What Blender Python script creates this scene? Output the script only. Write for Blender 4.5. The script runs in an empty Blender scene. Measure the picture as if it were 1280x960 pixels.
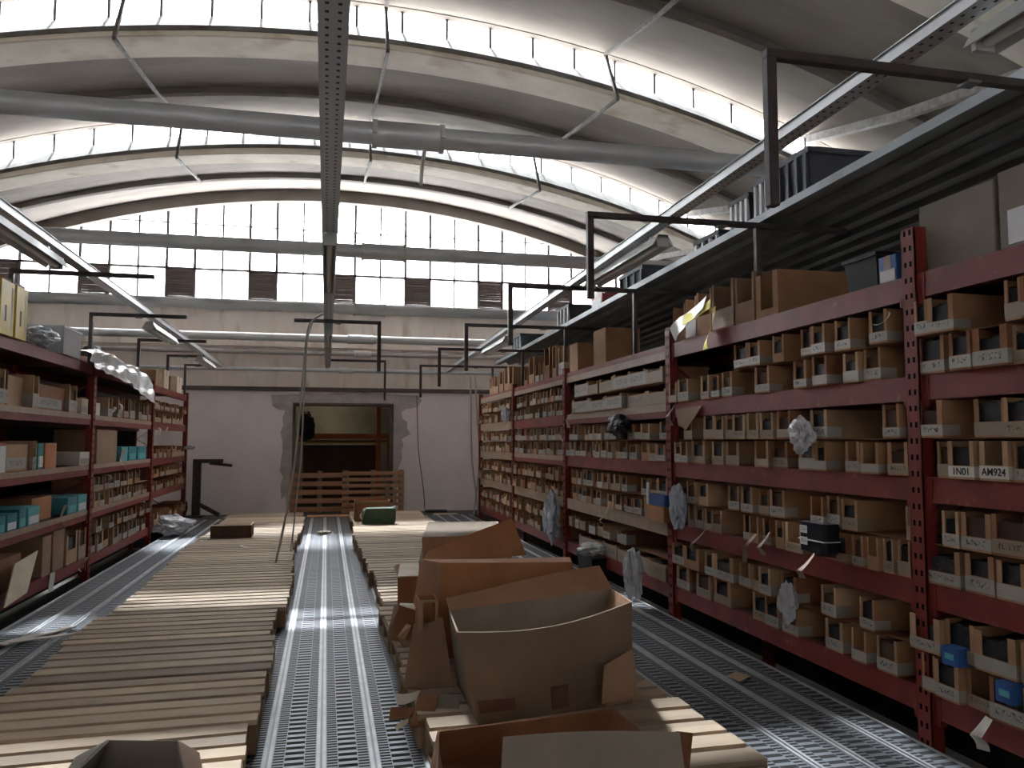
import bpy, math, random
from mathutils import Vector, Matrix, noise
random.seed(7)
SC = bpy.context.scene
COL = SC.collection
PI = math.pi
R = math.radians
# ------------------------------------------------------------------ camera
F, VX, VY, H = 1000.0, 408.0, 552.0, 1.36
PITCH = math.atan((VY - 480) / F)
YAW = math.atan((640 - VX) / F * math.cos(PITCH))
cam = bpy.data.cameras.new('camera')
cam.sensor_width = 36.0
cam.lens = F / 1280 * 36.0
cam.clip_end = 200
co = bpy.data.objects.new('camera', cam)
COL.objects.link(co)
co.location = (0, 0, H)
co.rotation_euler = (PI / 2 + PITCH, 0, -YAW)
SC.camera = co
_c, _s, _cp, _sp = math.cos(YAW), math.sin(YAW), math.cos(PITCH), math.sin(PITCH)
FW = Vector((_s * _cp, _c * _cp, _sp)); RGT = Vector((_c, -_s, 0)); UP = RGT.cross(FW)
CP = Vector((0, 0, H))


def at(px, py, axis, val):
    """world point where the sight line of a photo pixel meets the plane axis = val"""
    r = FW + RGT * ((px - 640) / F) - UP * ((py - 480) / F)
    i = 'xyz'.index(axis)
    return CP + r * ((val - CP[i]) / r[i])


# ------------------------------------------------------------------ materials
MATS = {}


def nodes_of(name):
    m = bpy.data.materials.new(name)
    m.use_nodes = True
    nt = m.node_tree
    return m, nt, nt.nodes, nt.links, nt.nodes['Principled BSDF']


def mat(name, c1, c2=None, rough=.7, metal=0.0, scale=4.0, stretch=(1, 1, 1), detail=4, lo=.35, hi=.65,
        bump=0.0, bscale=40, c3=None, s3=1.0, lo3=.55, hi3=.7, spec=.3):
    m, nt, N, L, b = nodes_of(name)
    b.inputs['Roughness'].default_value = rough
    b.inputs['Metallic'].default_value = metal
    b.inputs['Specular IOR Level'].default_value = spec
    if c2 is None: c2 = tuple(x * .8 for x in c1)
    tc = N.new('ShaderNodeTexCoord'); mp = N.new('ShaderNodeMapping'); mp.inputs['Scale'].default_value = stretch
    L.new(tc.outputs['Object'], mp.inputs['Vector'])
    oi = N.new('ShaderNodeObjectInfo'); ad = N.new('ShaderNodeVectorMath'); ad.operation = 'ADD'
    sc = N.new('ShaderNodeVectorMath'); sc.operation = 'SCALE'; sc.inputs['Scale'].default_value = 37
    cx = N.new('ShaderNodeCombineXYZ')
    for k in range(3): L.new(oi.outputs['Random'], cx.inputs[k])
    L.new(cx.outputs[0], sc.inputs[0])
    L.new(mp.outputs[0], ad.inputs[0]); L.new(sc.outputs[0], ad.inputs[1])
    nz = N.new('ShaderNodeTexNoise'); nz.inputs['Scale'].default_value = scale; nz.inputs['Detail'].default_value = detail
    L.new(ad.outputs[0], nz.inputs['Vector'])
    rp = N.new('ShaderNodeMapRange'); rp.inputs['From Min'].default_value = lo; rp.inputs['From Max'].default_value = hi
    L.new(nz.outputs['Fac'], rp.inputs['Value'])
    mx = N.new('ShaderNodeMix'); mx.data_type = 'RGBA'
    mx.inputs['A'].default_value = (*c1, 1); mx.inputs['B'].default_value = (*c2, 1)
    L.new(rp.outputs[0], mx.inputs['Factor'])
    out = mx.outputs['Result']
    if c3:
        n3 = N.new('ShaderNodeTexNoise'); n3.inputs['Scale'].default_value = s3; n3.inputs['Detail'].default_value = 6
        L.new(ad.outputs[0], n3.inputs['Vector'])
        r3 = N.new('ShaderNodeMapRange'); r3.inputs['From Min'].default_value = lo3; r3.inputs['From Max'].default_value = hi3
        L.new(n3.outputs['Fac'], r3.inputs['Value'])
        m3 = N.new('ShaderNodeMix'); m3.data_type = 'RGBA'; m3.inputs['B'].default_value = (*c3, 1)
        L.new(r3.outputs[0], m3.inputs['Factor']); L.new(out, m3.inputs['A']); out = m3.outputs['Result']
    L.new(out, b.inputs['Base Color'])
    if bump:
        nb = N.new('ShaderNodeTexNoise'); nb.inputs['Scale'].default_value = bscale; nb.inputs['Detail'].default_value = 5
        L.new(ad.outputs[0], nb.inputs['Vector'])
        bp = N.new('ShaderNodeBump'); bp.inputs['Strength'].default_value = bump; bp.inputs['Distance'].default_value = .02
        L.new(nb.outputs['Fac'], bp.inputs['Height']); L.new(bp.outputs[0], b.inputs['Normal'])
    MATS[name] = m
    return m


def math_node(N, L, op, a, b=None):
    n = N.new('ShaderNodeMath'); n.operation = op
    for i, v in enumerate((a, b)):
        if v is None: continue
        if isinstance(v, (int, float)): n.inputs[i].default_value = v
        else: L.new(v, n.inputs[i])
    return n.outputs[0]


def wood_mat(name, ca, cb, pitch=.12, axis='Y'):
    """boards: every board its own tone, with grain along the board"""
    m, nt, N, L, b = nodes_of(name)
    b.inputs['Roughness'].default_value = .75
    b.inputs['Specular IOR Level'].default_value = .25
    tc = N.new('ShaderNodeTexCoord'); sp = N.new('ShaderNodeSeparateXYZ'); L.new(tc.outputs['Object'], sp.inputs[0])
    oi = N.new('ShaderNodeObjectInfo')
    k = math_node(N, L, 'FLOOR', math_node(N, L, 'DIVIDE', sp.outputs[axis], pitch))
    k = math_node(N, L, 'ADD', k, math_node(N, L, 'MULTIPLY', oi.outputs['Random'], 91.7))
    wn = N.new('ShaderNodeTexWhiteNoise'); wn.noise_dimensions = '1D'; L.new(k, wn.inputs['W'])
    mp = N.new('ShaderNodeMapping'); mp.inputs['Scale'].default_value = (1.5, 30, 30) if axis == 'Y' else (1.5, 30, 30)
    L.new(tc.outputs['Object'], mp.inputs['Vector'])
    nz = N.new('ShaderNodeTexNoise'); nz.noise_dimensions = '4D'; nz.inputs['Scale'].default_value = 2.2; nz.inputs['Detail'].default_value = 5
    L.new(mp.outputs[0], nz.inputs['Vector']); L.new(k, nz.inputs['W'])
    f = math_node(N, L, 'ADD', math_node(N, L, 'MULTIPLY', wn.outputs['Value'], .62), math_node(N, L, 'MULTIPLY', nz.outputs['Fac'], .42))
    f = math_node(N, L, 'ADD', math_node(N, L, 'MULTIPLY', f, .85), math_node(N, L, 'SUBTRACT', math_node(N, L, 'MULTIPLY', oi.outputs['Random'], .3), .07))
    mx = N.new('ShaderNodeMix'); mx.data_type = 'RGBA'
    mx.inputs['A'].default_value = (*ca, 1); mx.inputs['B'].default_value = (*cb, 1)
    L.new(f, mx.inputs['Factor'])
    L.new(mx.outputs['Result'], b.inputs['Base Color'])
    MATS[name] = m
    return m


def scribble_mat(name, base, ink, amount=.5):
    """paper / tape with pen strokes"""
    m, nt, N, L, b = nodes_of(name)
    b.inputs['Roughness'].default_value = .45
    tc = N.new('ShaderNodeTexCoord'); oi = N.new('ShaderNodeObjectInfo')
    mp = N.new('ShaderNodeMapping'); mp.inputs['Scale'].default_value = (20, 62, 34)
    L.new(tc.outputs['Object'], mp.inputs['Vector'])
    nz = N.new('ShaderNodeTexNoise'); nz.noise_dimensions = '4D'; nz.inputs['Detail'].default_value = 1; nz.inputs['Scale'].default_value = 1.0
    L.new(mp.outputs[0], nz.inputs['Vector']); L.new(math_node(N, L, 'MULTIPLY', oi.outputs['Random'], 50), nz.inputs['W'])
    a = math_node(N, L, 'ABSOLUTE', math_node(N, L, 'SUBTRACT', nz.outputs['Fac'], .5))
    line = math_node(N, L, 'LESS_THAN', a, .028)
    gx = N.new('ShaderNodeSeparateXYZ'); L.new(tc.outputs['Generated'], gx.inputs[0])
    inz = math_node(N, L, 'MULTIPLY', math_node(N, L, 'GREATER_THAN', gx.outputs['Z'], .32), math_node(N, L, 'LESS_THAN', gx.outputs['Z'], .8))
    iny = math_node(N, L, 'MULTIPLY', math_node(N, L, 'GREATER_THAN', gx.outputs['Y'], .16), math_node(N, L, 'LESS_THAN', gx.outputs['Y'], .84))
    keep = math_node(N, L, 'GREATER_THAN', oi.outputs['Random'], 1 - amount)
    fac = math_node(N, L, 'MULTIPLY', math_node(N, L, 'MULTIPLY', line, keep), math_node(N, L, 'MULTIPLY', inz, iny))
    n2 = N.new('ShaderNodeTexNoise'); n2.inputs['Scale'].default_value = 14; L.new(tc.outputs['Object'], n2.inputs['Vector'])
    m2 = N.new('ShaderNodeMix'); m2.data_type = 'RGBA'; m2.inputs['A'].default_value = (*base, 1)
    m2.inputs['B'].default_value = (*(x * .72 for x in base), 1); L.new(n2.outputs['Fac'], m2.inputs['Factor'])
    mx = N.new('ShaderNodeMix'); mx.data_type = 'RGBA'; mx.inputs['B'].default_value = (*ink, 1)
    L.new(m2.outputs['Result'], mx.inputs['A']); L.new(fac, mx.inputs['Factor'])
    L.new(mx.outputs['Result'], b.inputs['Base Color'])
    MATS[name] = m


def deck_mat(name):
    """galvanised decking planks: rows of punched cross slots between the raised ribs"""
    m, nt, N, L, b = nodes_of(name)
    tc = N.new('ShaderNodeTexCoord'); sp = N.new('ShaderNodeSeparateXYZ'); L.new(tc.outputs['Object'], sp.inputs[0])
    u = math_node(N, L, 'MODULO', math_node(N, L, 'ADD', sp.outputs['X'], 22.5 + .1125), .225)
    u = math_node(N, L, 'ABSOLUTE', math_node(N, L, 'SUBTRACT', u, .1125))       # 0 = seam side, grows towards the plank's middle (ribs at 0.1125)
    centre = math_node(N, L, 'GREATER_THAN', u, .072)                             # middle column of wide slots
    side = math_node(N, L, 'MULTIPLY', math_node(N, L, 'LESS_THAN', u, .069), math_node(N, L, 'GREATER_THAN', u, .024))
    v1 = math_node(N, L, 'FRACT', math_node(N, L, 'DIVIDE', math_node(N, L, 'ADD', sp.outputs['Y'], 20), .062))
    v2 = math_node(N, L, 'FRACT', math_node(N, L, 'DIVIDE', math_node(N, L, 'ADD', sp.outputs['Y'], 20), .031))
    h = math_node(N, L, 'ADD', math_node(N, L, 'MULTIPLY', centre, math_node(N, L, 'GREATER_THAN', v1, .46)),
                  math_node(N, L, 'MULTIPLY', side, math_node(N, L, 'GREATER_THAN', v2, .40)))
    nz = N.new('ShaderNodeTexNoise'); nz.inputs['Scale'].default_value = 3; nz.inputs['Detail'].default_value = 6
    L.new(tc.outputs['Object'], nz.inputs['Vector'])
    m1 = N.new('ShaderNodeMix'); m1.data_type = 'RGBA'
    m1.inputs['A'].default_value = (.24, .255, .28, 1); m1.inputs['B'].default_value = (.15, .16, .18, 1)
    L.new(nz.outputs['Fac'], m1.inputs['Factor'])
    mx = N.new('ShaderNodeMix'); mx.data_type = 'RGBA'; mx.inputs['B'].default_value = (.012, .012, .014, 1)
    L.new(m1.outputs['Result'], mx.inputs['A']); L.new(h, mx.inputs['Factor'])
    L.new(mx.outputs['Result'], b.inputs['Base Color'])
    L.new(math_node(N, L, 'MULTIPLY', math_node(N, L, 'SUBTRACT', 1, h), .7), b.inputs['Metallic'])
    L.new(math_node(N, L, 'ADD', .5, math_node(N, L, 'MULTIPLY', h, .5)), b.inputs['Roughness'])
    bp = N.new('ShaderNodeBump'); bp.inputs['Strength'].default_value = .6; bp.inputs['Distance'].default_value = .004
    L.new(math_node(N, L, 'SUBTRACT', 1, h), bp.inputs['Height']); L.new(bp.outputs[0], b.inputs['Normal'])
    MATS[name] = m


def slot_metal(name, c, axis='Y', pitch=.05):
    """galvanised tray metal with punched slots"""
    m, nt, N, L, b = nodes_of(name)
    tc = N.new('ShaderNodeTexCoord'); sp = N.new('ShaderNodeSeparateXYZ'); L.new(tc.outputs['Object'], sp.inputs[0])
    v = math_node(N, L, 'FRACT', math_node(N, L, 'DIVIDE', math_node(N, L, 'ADD', sp.outputs['Y'], 20), pitch))
    ax = math_node(N, L, 'ABSOLUTE', sp.outputs['X'])
    h = math_node(N, L, 'MULTIPLY', math_node(N, L, 'LESS_THAN', v, .3),
                  math_node(N, L, 'MULTIPLY', math_node(N, L, 'GREATER_THAN', ax, .014), math_node(N, L, 'LESS_THAN', ax, .026)))
    mx = N.new('ShaderNodeMix'); mx.data_type = 'RGBA'; mx.inputs['A'].default_value = (*c, 1); mx.inputs['B'].default_value = (.02, .02, .02, 1)
    L.new(h, mx.inputs['Factor']); L.new(mx.outputs['Result'], b.inputs['Base Color'])
    b.inputs['Metallic'].default_value = .5; b.inputs['Roughness'].default_value = .45
    MATS[name] = m


def pane_mat(name, clear, tint=(.9, .95, 1.0), dirty=.0):
    """dusty window glass: part lets light straight through, part scatters it"""
    m = bpy.data.materials.new(name); m.use_nodes = True
    nt = m.node_tree; N = nt.nodes; L = nt.links
    N.remove(N['Principled BSDF'])
    tr = N.new('ShaderNodeBsdfTransparent'); tr.inputs[0].default_value = (*tint, 1)
    tl = N.new('ShaderNodeBsdfTranslucent'); tl.inputs[0].default_value = (.86, .88, .9, 1)
    df = N.new('ShaderNodeBsdfDiffuse'); df.inputs[0].default_value = (.7, .7, .68, 1)
    m1 = N.new('ShaderNodeMixShader'); m1.inputs[0].default_value = .25
    L.new(tl.outputs[0], m1.inputs[1]); L.new(df.outputs[0], m1.inputs[2])
    mx = N.new('ShaderNodeMixShader')
    if dirty:
        tc = N.new('ShaderNodeTexCoord'); nz = N.new('ShaderNodeTexNoise'); nz.inputs['Scale'].default_value = 2.5; nz.inputs['Detail'].default_value = 6
        L.new(tc.outputs['Object'], nz.inputs['Vector'])
        f = math_node(N, L, 'SUBTRACT', clear, math_node(N, L, 'MULTIPLY', nz.outputs['Fac'], dirty))
        L.new(f, mx.inputs[0])
    else:
        mx.inputs[0].default_value = clear
    L.new(m1.outputs[0], mx.inputs[1]); L.new(tr.outputs[0], mx.inputs[2])
    L.new(mx.outputs[0], N['Material Output'].inputs[0])
    MATS[name] = m


def film_mat(name, clear, col):
    """crinkled clear polythene"""
    m, nt, N, L, b = nodes_of(name)
    b.inputs['Base Color'].default_value = (*col, 1); b.inputs['Roughness'].default_value = .22
    tr = N.new('ShaderNodeBsdfTransparent'); mx = N.new('ShaderNodeMixShader'); mx.inputs[0].default_value = clear
    L.new(b.outputs[0], mx.inputs[1]); L.new(tr.outputs[0], mx.inputs[2]); L.new(mx.outputs[0], N['Material Output'].inputs[0])
    MATS[name] = m


def glow_mat(name, col, s):
    m, nt, N, L, b = nodes_of(name)
    b.inputs['Base Color'].default_value = (*col, 1); b.inputs['Emission Color'].default_value = (*col, 1)
    b.inputs['Emission Strength'].default_value = s
    MATS[name] = m


mat('red', (.20, .030, .021), (.15, .022, .017), rough=.5, scale=6, c3=(.25, .075, .055), s3=14, lo3=.62, hi3=.75)
def hole_mat(name, c):
    m, nt, N, L, b = nodes_of(name)
    tc = N.new('ShaderNodeTexCoord'); sp = N.new('ShaderNodeSeparateXYZ'); L.new(tc.outputs['Object'], sp.inputs[0])
    ay = math_node(N, L, 'ABSOLUTE', math_node(N, L, 'SUBTRACT', math_node(N, L, 'ABSOLUTE', sp.outputs['Y']), .017))
    v = math_node(N, L, 'FRACT', math_node(N, L, 'DIVIDE', sp.outputs['Z'], .075))
    h = math_node(N, L, 'MULTIPLY', math_node(N, L, 'LESS_THAN', ay, .008), math_node(N, L, 'LESS_THAN', v, .34))
    nz = N.new('ShaderNodeTexNoise'); nz.inputs['Scale'].default_value = 9; L.new(tc.outputs['Object'], nz.inputs['Vector'])
    m1 = N.new('ShaderNodeMix'); m1.data_type = 'RGBA'; m1.inputs['A'].default_value = (*c, 1); m1.inputs['B'].default_value = (*(x * .7 for x in c), 1)
    L.new(nz.outputs['Fac'], m1.inputs['Factor'])
    mx = N.new('ShaderNodeMix'); mx.data_type = 'RGBA'; mx.inputs['B'].default_value = (.01, .008, .008, 1)
    L.new(m1.outputs['Result'], mx.inputs['A']); L.new(h, mx.inputs['Factor']); L.new(mx.outputs['Result'], b.inputs['Base Color'])
    b.inputs['Roughness'].default_value = .5
    L.new(math_node(N, L, 'MULTIPLY', math_node(N, L, 'SUBTRACT', 1, h), .25), b.inputs['Specular IOR Level'])
    MATS[name] = m


hole_mat('red_holes', (.21, .032, .023))
mat('hole', (.01, .01, .01), rough=.9)
mat('card_a', (.36, .205, .115), (.30, .165, .09), rough=.85, scale=7)
mat('card_b', (.43, .285, .175), (.36, .225, .135), rough=.85, scale=7)
mat('card_c', (.26, .12, .06), (.215, .095, .048), rough=.85, scale=7)
mat('card_shaded', (.195, .14, .095), (.165, .118, .08), rough=.85, scale=3)  # darker card, shade of the backlit carton put into its colour
mat('card_grey', (.255, .225, .19), (.215, .19, .158), rough=.85, scale=5)
mat('card_orange', (.40, .185, .085), (.34, .15, .065), rough=.8, scale=4)
mat('card_tan', (.29, .185, .12), (.245, .155, .098), rough=.85, scale=4)
mat('card_dark', (.10, .055, .04), (.08, .045, .03), rough=.85)
mat('tape_brown', (.13, .065, .045), (.11, .055, .04), rough=.35)
mat('board_dark', (.13, .085, .06), (.09, .06, .04), rough=.8)
mat('blocker_dark', (.03, .028, .027), (.022, .02, .02), rough=.9)
mat('white_paper', (.66, .63, .57), (.58, .55, .49), rough=.7, scale=8)
mat('cream_paper', (.58, .50, .38), (.5, .42, .31), rough=.7, scale=8)
scribble_mat('label_white', (.36, .335, .295), (.03, .03, .04), .75)
scribble_mat('label_cream', (.30, .225, .155), (.05, .04, .04), .45)
scribble_mat('label_bright', (.50, .49, .48), (.02, .02, .05), .9)
wood_mat('pallet_wood', (.18, .135, .105), (.54, .42, .30), .1333)
wood_mat('pallet_wood_red', (.36, .19, .115), (.54, .31, .19), .13)
wood_mat('pallet_side', (.20, .135, .085), (.34, .235, .14), .4)
deck_mat('deck')
mat('rib', (.42, .43, .44), (.32, .33, .345), rough=.5, metal=.5, scale=10)
mat('galv', (.66, .69, .72), (.54, .57, .60), rough=.42, metal=.4, scale=2.5)
mat('galv_dark', (.19, .205, .205), (.14, .15, .15), rough=.5, metal=.4, scale=4)
mat('clamp', (.7, .7, .68), (.55, .55, .53), rough=.5, scale=20)
slot_metal('tray', (.50, .515, .53))
slot_metal('tray_light', (.42, .44, .46))
mat('lamp_body', (.55, .57, .56), (.45, .47, .46), rough=.4, scale=6)
mat('lamp_tube', (.8, .8, .76), (.75, .75, .72), rough=.25)
mat('galv_dull', (.24, .26, .28), (.18, .20, .215), rough=.5, metal=.3)
mat('black_steel', (.075, .06, .06), (.05, .042, .042), rough=.55, metal=.2, scale=12)
mat('rod_steel', (.19, .175, .16), (.12, .105, .095), rough=.7, scale=12)
mat('vault', (.30, .265, .235), (.235, .205, .18), rough=.9, scale=.9, stretch=(1, 2.2, 1), c3=(.17, .148, .13), s3=.6, lo3=.55, hi3=.75)
mat('vault_rib', (.25, .225, .20), (.20, .18, .16), rough=.9, scale=2)
mat('sill_dusty', (.24, .235, .225), (.18, .175, .165), rough=.9, scale=5, stretch=(1, 1, .5), c3=(.13, .12, .11), s3=3, lo3=.52, hi3=.68)
mat('beam_plaster', (.82, .77, .68), (.72, .66, .57), rough=.9, scale=3, stretch=(1, 1, .4), c3=(.60, .52, .42), s3=2.5, lo3=.55, hi3=.68)
mat('wall_upper', (.86, .80, .75), (.78, .71, .66), rough=.9, scale=2, stretch=(2.5, 1, .6), c3=(.60, .51, .44), s3=1.6, lo3=.56, hi3=.7)
mat('wall_lower', (.86, .80, .81), (.80, .74, .75), rough=.85, scale=1.6, c3=(.72, .66, .67), s3=.9, lo3=.56, hi3=.75)
mat('mortar', (.50, .475, .465), (.40, .375, .37), rough=.95, scale=6, bump=.5)
mat('trim_dark', (.13, .105, .10), (.10, .08, .075), rough=.7)
mat('trim_grey', (.33, .325, .33), (.27, .265, .27), rough=.7, scale=3)
mat('frame', (.17, .155, .16), (.12, .11, .112), rough=.6)
mat('louvre', (.11, .085, .08), (.085, .065, .06), rough=.7)
mat('concrete', (.10, .095, .09), (.075, .07, .065), rough=.9, scale=3)
mat('room_wall', (.23, .205, .155), (.19, .17, .125), rough=.9, scale=2)
mat('orange_steel', (.42, .125, .04), (.34, .10, .035), rough=.6)
mat('ochre', (.42, .29, .07), (.36, .24, .06), rough=.7)
mat('dark_grey', (.05, .05, .055), (.035, .035, .04), rough=.7)
mat('blue_grey', (.085, .095, .12), (.06, .068, .088), rough=.6)
mat('white_plastic', (.68, .69, .72), (.55, .56, .6), rough=.5)
mat('yellow', (.62, .44, .03), (.52, .36, .025), rough=.5, scale=5)
mat('teal', (.035, .22, .27), (.03, .17, .21), rough=.5, scale=9)
mat('teal_light', (.10, .38, .43), (.08, .3, .35), rough=.5, scale=9)
mat('blue', (.03, .10, .32), (.025, .08, .24), rough=.5)
mat('pink_red', (.48, .12, .12), (.4, .1, .1), rough=.5)
mat('green', (.035, .075, .035), (.028, .055, .028), rough=.5)
mat('orange_card', (.48, .19, .07), (.42, .16, .055), rough=.7)
mat('black_soft', (.018, .018, .022), (.012, .012, .015), rough=.6)
mat('black_wrap', (.02, .02, .028), (.015, .015, .02), rough=.25)
mat('yellow_tape', (.66, .58, .05), (.56, .48, .05), rough=.4)
mat('tape_paper', (.36, .26, .19), (.30, .215, .155), rough=.5, scale=12)
mat('cable', (.30, .275, .26), (.25, .23, .22), rough=.6)
mat('cable_white', (.48, .45, .43), (.4, .38, .37), rough=.6)
film_mat('film', .35, (.62, .64, .68))
film_mat('film_blue', .3, (.50, .56, .66))
film_mat('film_white', .08, (.82, .84, .86))
pane_mat('pane', .37)
pane_mat('pane_clear', .80)
pane_mat('pane_dirty', .42, dirty=.5)
mat('bin_shade_dark', (.035, .033, .036), (.02, .019, .02), rough=.6, scale=30)  # bin filling: shade of the deep interior put into the colour
mat('bin_shade_grey', (.075, .073, .075), (.03, .03, .032), rough=.45, scale=40, metal=.3)
glow_mat('bulb', (1, .9, .75), 2)


# ------------------------------------------------------------------ mesh builder
class MB:
    def __init__(s): s.v, s.f, s.sm = [], [], False
    def add(s, vs, fs):
        o = len(s.v); s.v += [tuple(v) for v in vs]; s.f += [tuple(i + o for i in f) for f in fs]; return s
    def hexa(s, p):      # bottom 4 ccw, top 4 ccw
        return s.add(p, [(3, 2, 1, 0), (4, 5, 6, 7), (0, 1, 5, 4), (1, 2, 6, 5), (2, 3, 7, 6), (3, 0, 4, 7)])
    def box(s, x0, x1, y0, y1, z0, z1):
        if x0 > x1: x0, x1 = x1, x0
        if y0 > y1: y0, y1 = y1, y0
        return s.hexa([(x0, y0, z0), (x1, y0, z0), (x1, y1, z0), (x0, y1, z0), (x0, y0, z1), (x1, y0, z1), (x1, y1, z1), (x0, y1, z1)])
    def rbox(s, x0, x1, y0, y1, z0, z1, r=.006):
        """box with chamfered vertical edges"""
        if x0 > x1: x0, x1 = x1, x0
        if y0 > y1: y0, y1 = y1, y0
        pts = [(x0 + r, y0), (x1 - r, y0), (x1, y0 + r), (x1, y1 - r), (x1 - r, y1), (x0 + r, y1), (x0, y1 - r), (x0, y0 + r)]
        return s.prism(pts, z0, z1)
    def prism(s, pts, z0, z1):
        n = len(pts)
        vs = [(x, y, z0) for x, y in pts] + [(x, y, z1) for x, y in pts]
        return s.add(vs, [tuple(range(n))[::-1], tuple(range(n, 2 * n))] + [(i, (i + 1) % n, n + (i + 1) % n, n + i) for i in range(n)])
    def prism_xz(s, pts, y0, y1):
        n = len(pts)
        vs = [(x, y0, z) for x, z in pts] + [(x, y1, z) for x, z in pts]
        return s.add(vs, [tuple(range(n)), tuple(range(n, 2 * n))[::-1]] + [((i + 1) % n, i, n + i, n + (i + 1) % n) for i in range(n)])
    def tube(s, path, r, n=10, cap=True):
        path = [Vector(p) for p in path]; rings = []
        for i, p in enumerate(path):
            d = (path[min(i + 1, len(path) - 1)] - path[max(i - 1, 0)]).normalized()
            a = Vector((0, 0, 1)) if abs(d.z) < .9 else Vector((1, 0, 0))
            u = d.cross(a).normalized(); w = d.cross(u)
            rr = r[i] if isinstance(r, (list, tuple)) else r
            rings.append([p + (u * math.cos(2 * PI * k / n) + w * math.sin(2 * PI * k / n)) * rr for k in range(n)])
        fs = []
        for i in range(len(path) - 1):
            for k in range(n):
                fs.append((i * n + k, i * n + (k + 1) % n, (i + 1) * n + (k + 1) % n, (i + 1) * n + k))
        if cap:
            fs.append(tuple(range(n))[::-1]); fs.append(tuple(range((len(path) - 1) * n, len(path) * n)))
        s.sm = True
        return s.add([v for g in rings for v in g], fs)
    def bar(s, p0, p1, w, h=None):
        """square bar between two points"""
        p0, p1 = Vector(p0), Vector(p1); h = h or w
        d = (p1 - p0).normalized(); a = Vector((0, 0, 1)) if abs(d.z) < .9 else Vector((0, 1, 0))
        u = d.cross(a).normalized() * (w / 2); v = u.cross(d).normalized() * (h / 2)
        return s.hexa([p0 - u - v, p0 + u - v, p0 + u + v, p0 - u + v, p1 - u - v, p1 + u - v, p1 + u + v, p1 - u + v])
    def sheet(s, fn, nu, nv, t=.004):
        """thick surface fn(u,v), u and v in 0..1"""
        g = [[Vector(fn(i / nu, j / nv)) for j in range(nv + 1)] for i in range(nu + 1)]
        top, bot = [], []
        for i in range(nu + 1):
            for j in range(nv + 1):
                du = g[min(i + 1, nu)][j] - g[max(i - 1, 0)][j]; dv = g[i][min(j + 1, nv)] - g[i][max(j - 1, 0)]
                n = du.cross(dv)
                n = n.normalized() if n.length > 1e-9 else Vector((0, 0, 1))
                top.append(g[i][j] + n * t / 2); bot.append(g[i][j] - n * t / 2)
        W = nv + 1; o = len(top); fs = []
        for i in range(nu):
            for j in range(nv):
                a, b, c, d = i * W + j, (i + 1) * W + j, (i + 1) * W + j + 1, i * W + j + 1
                fs += [(a, b, c, d), (o + d, o + c, o + b, o + a)]
        for i in range(nu):
            a, b = i * W, (i + 1) * W; fs.append((a, o + a, o + b, b))
            a, b = i * W + nv, (i + 1) * W + nv; fs.append((b, o + b, o + a, a))
        for j in range(nv):
            a, b = j, j + 1; fs.append((b, o + b, o + a, a))
            a, b = nu * W + j, nu * W + j + 1; fs.append((a, o + a, o + b, b))
        return s.add(top + bot, fs)
    def quad(s, a, b, c, d, t=.005, nu=1, nv=1, sag=None):
        """flat (or sagging) panel a-b-c-d with thickness"""
        a, b, c, d = map(Vector, (a, b, c, d))
        def fn(u, v):
            p = (a * (1 - u) + b * u) * (1 - v) + (d * (1 - u) + c * u) * v
            if sag: p = p + Vector(sag(u, v))
            return p
        return s.sheet(fn, nu, nv, t)
    def build(s, name, m, parent=None, origin=(0, 0, 0), smooth=None, bevel=0):
        o0 = Vector(origin)
        me = bpy.data.meshes.new(name)
        me.from_pydata([Vector(v) - o0 for v in s.v], [], s.f); me.update()
        me.materials.append(MATS[m])
        if smooth if smooth is not None else s.sm:
            me.polygons.foreach_set('use_smooth', [True] * len(me.polygons))
            try: me.set_sharp_from_angle(angle=R(40))
            except Exception: pass
        o = bpy.data.objects.new(name, me); COL.objects.link(o)
        if parent:
            o.parent = parent
            o.location = o0 - parent.location if parent.parent is None else o0
        else: o.location = o0
        if bevel:
            bv = o.modifiers.new('bevel', 'BEVEL'); bv.width = bevel; bv.segments = 1; bv.limit_method = 'ANGLE'
        return o


def tag(o, label=None, cat=None, group=None, kind=None):
    if label: o['label'] = label
    if cat: o['category'] = cat
    if group: o['group'] = group
    if kind: o['kind'] = kind
    return o


def empty(name, loc, label, cat, group=None):
    o = bpy.data.objects.new(name, None); COL.objects.link(o); o.location = loc; o.empty_display_size = .1
    return tag(o, label, cat, group)


def part(mb, name, m, root, **k):
    """mesh in world coordinates -> child of an unrotated Empty"""
    return mb.build(name, m, root, origin=root.location, **k)


def struct(mb, name, m, parent=None, **k):
    o = mb.build(name, m, parent, **k)
    if not parent: o['kind'] = 'structure'
    return o


ORD = ['first', 'second', 'third', 'fourth', 'fifth', 'sixth', 'seventh', 'eighth', 'ninth', 'tenth', 'eleventh', 'twelfth', 'thirteenth',
       'fourteenth', 'fifteenth', 'sixteenth', 'seventeenth', 'eighteenth', 'nineteenth', 'twentieth', 'twenty-first', 'twenty-second', 'twenty-third']

# ================================================================== THE SETTING
WY = 16.0                      # end wall
PER, YA = 3.34, 8.66           # roof bays
AX, AR = .25, 15.4             # vault axis and radius
XL, XR = -8.6, 8.9


def drop(x): return AR - math.sqrt(max(AR * AR - (x - AX) ** 2, 0.0))


ZLO, ZBT, ZHI = 5.62, 5.835, 6.175
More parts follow.
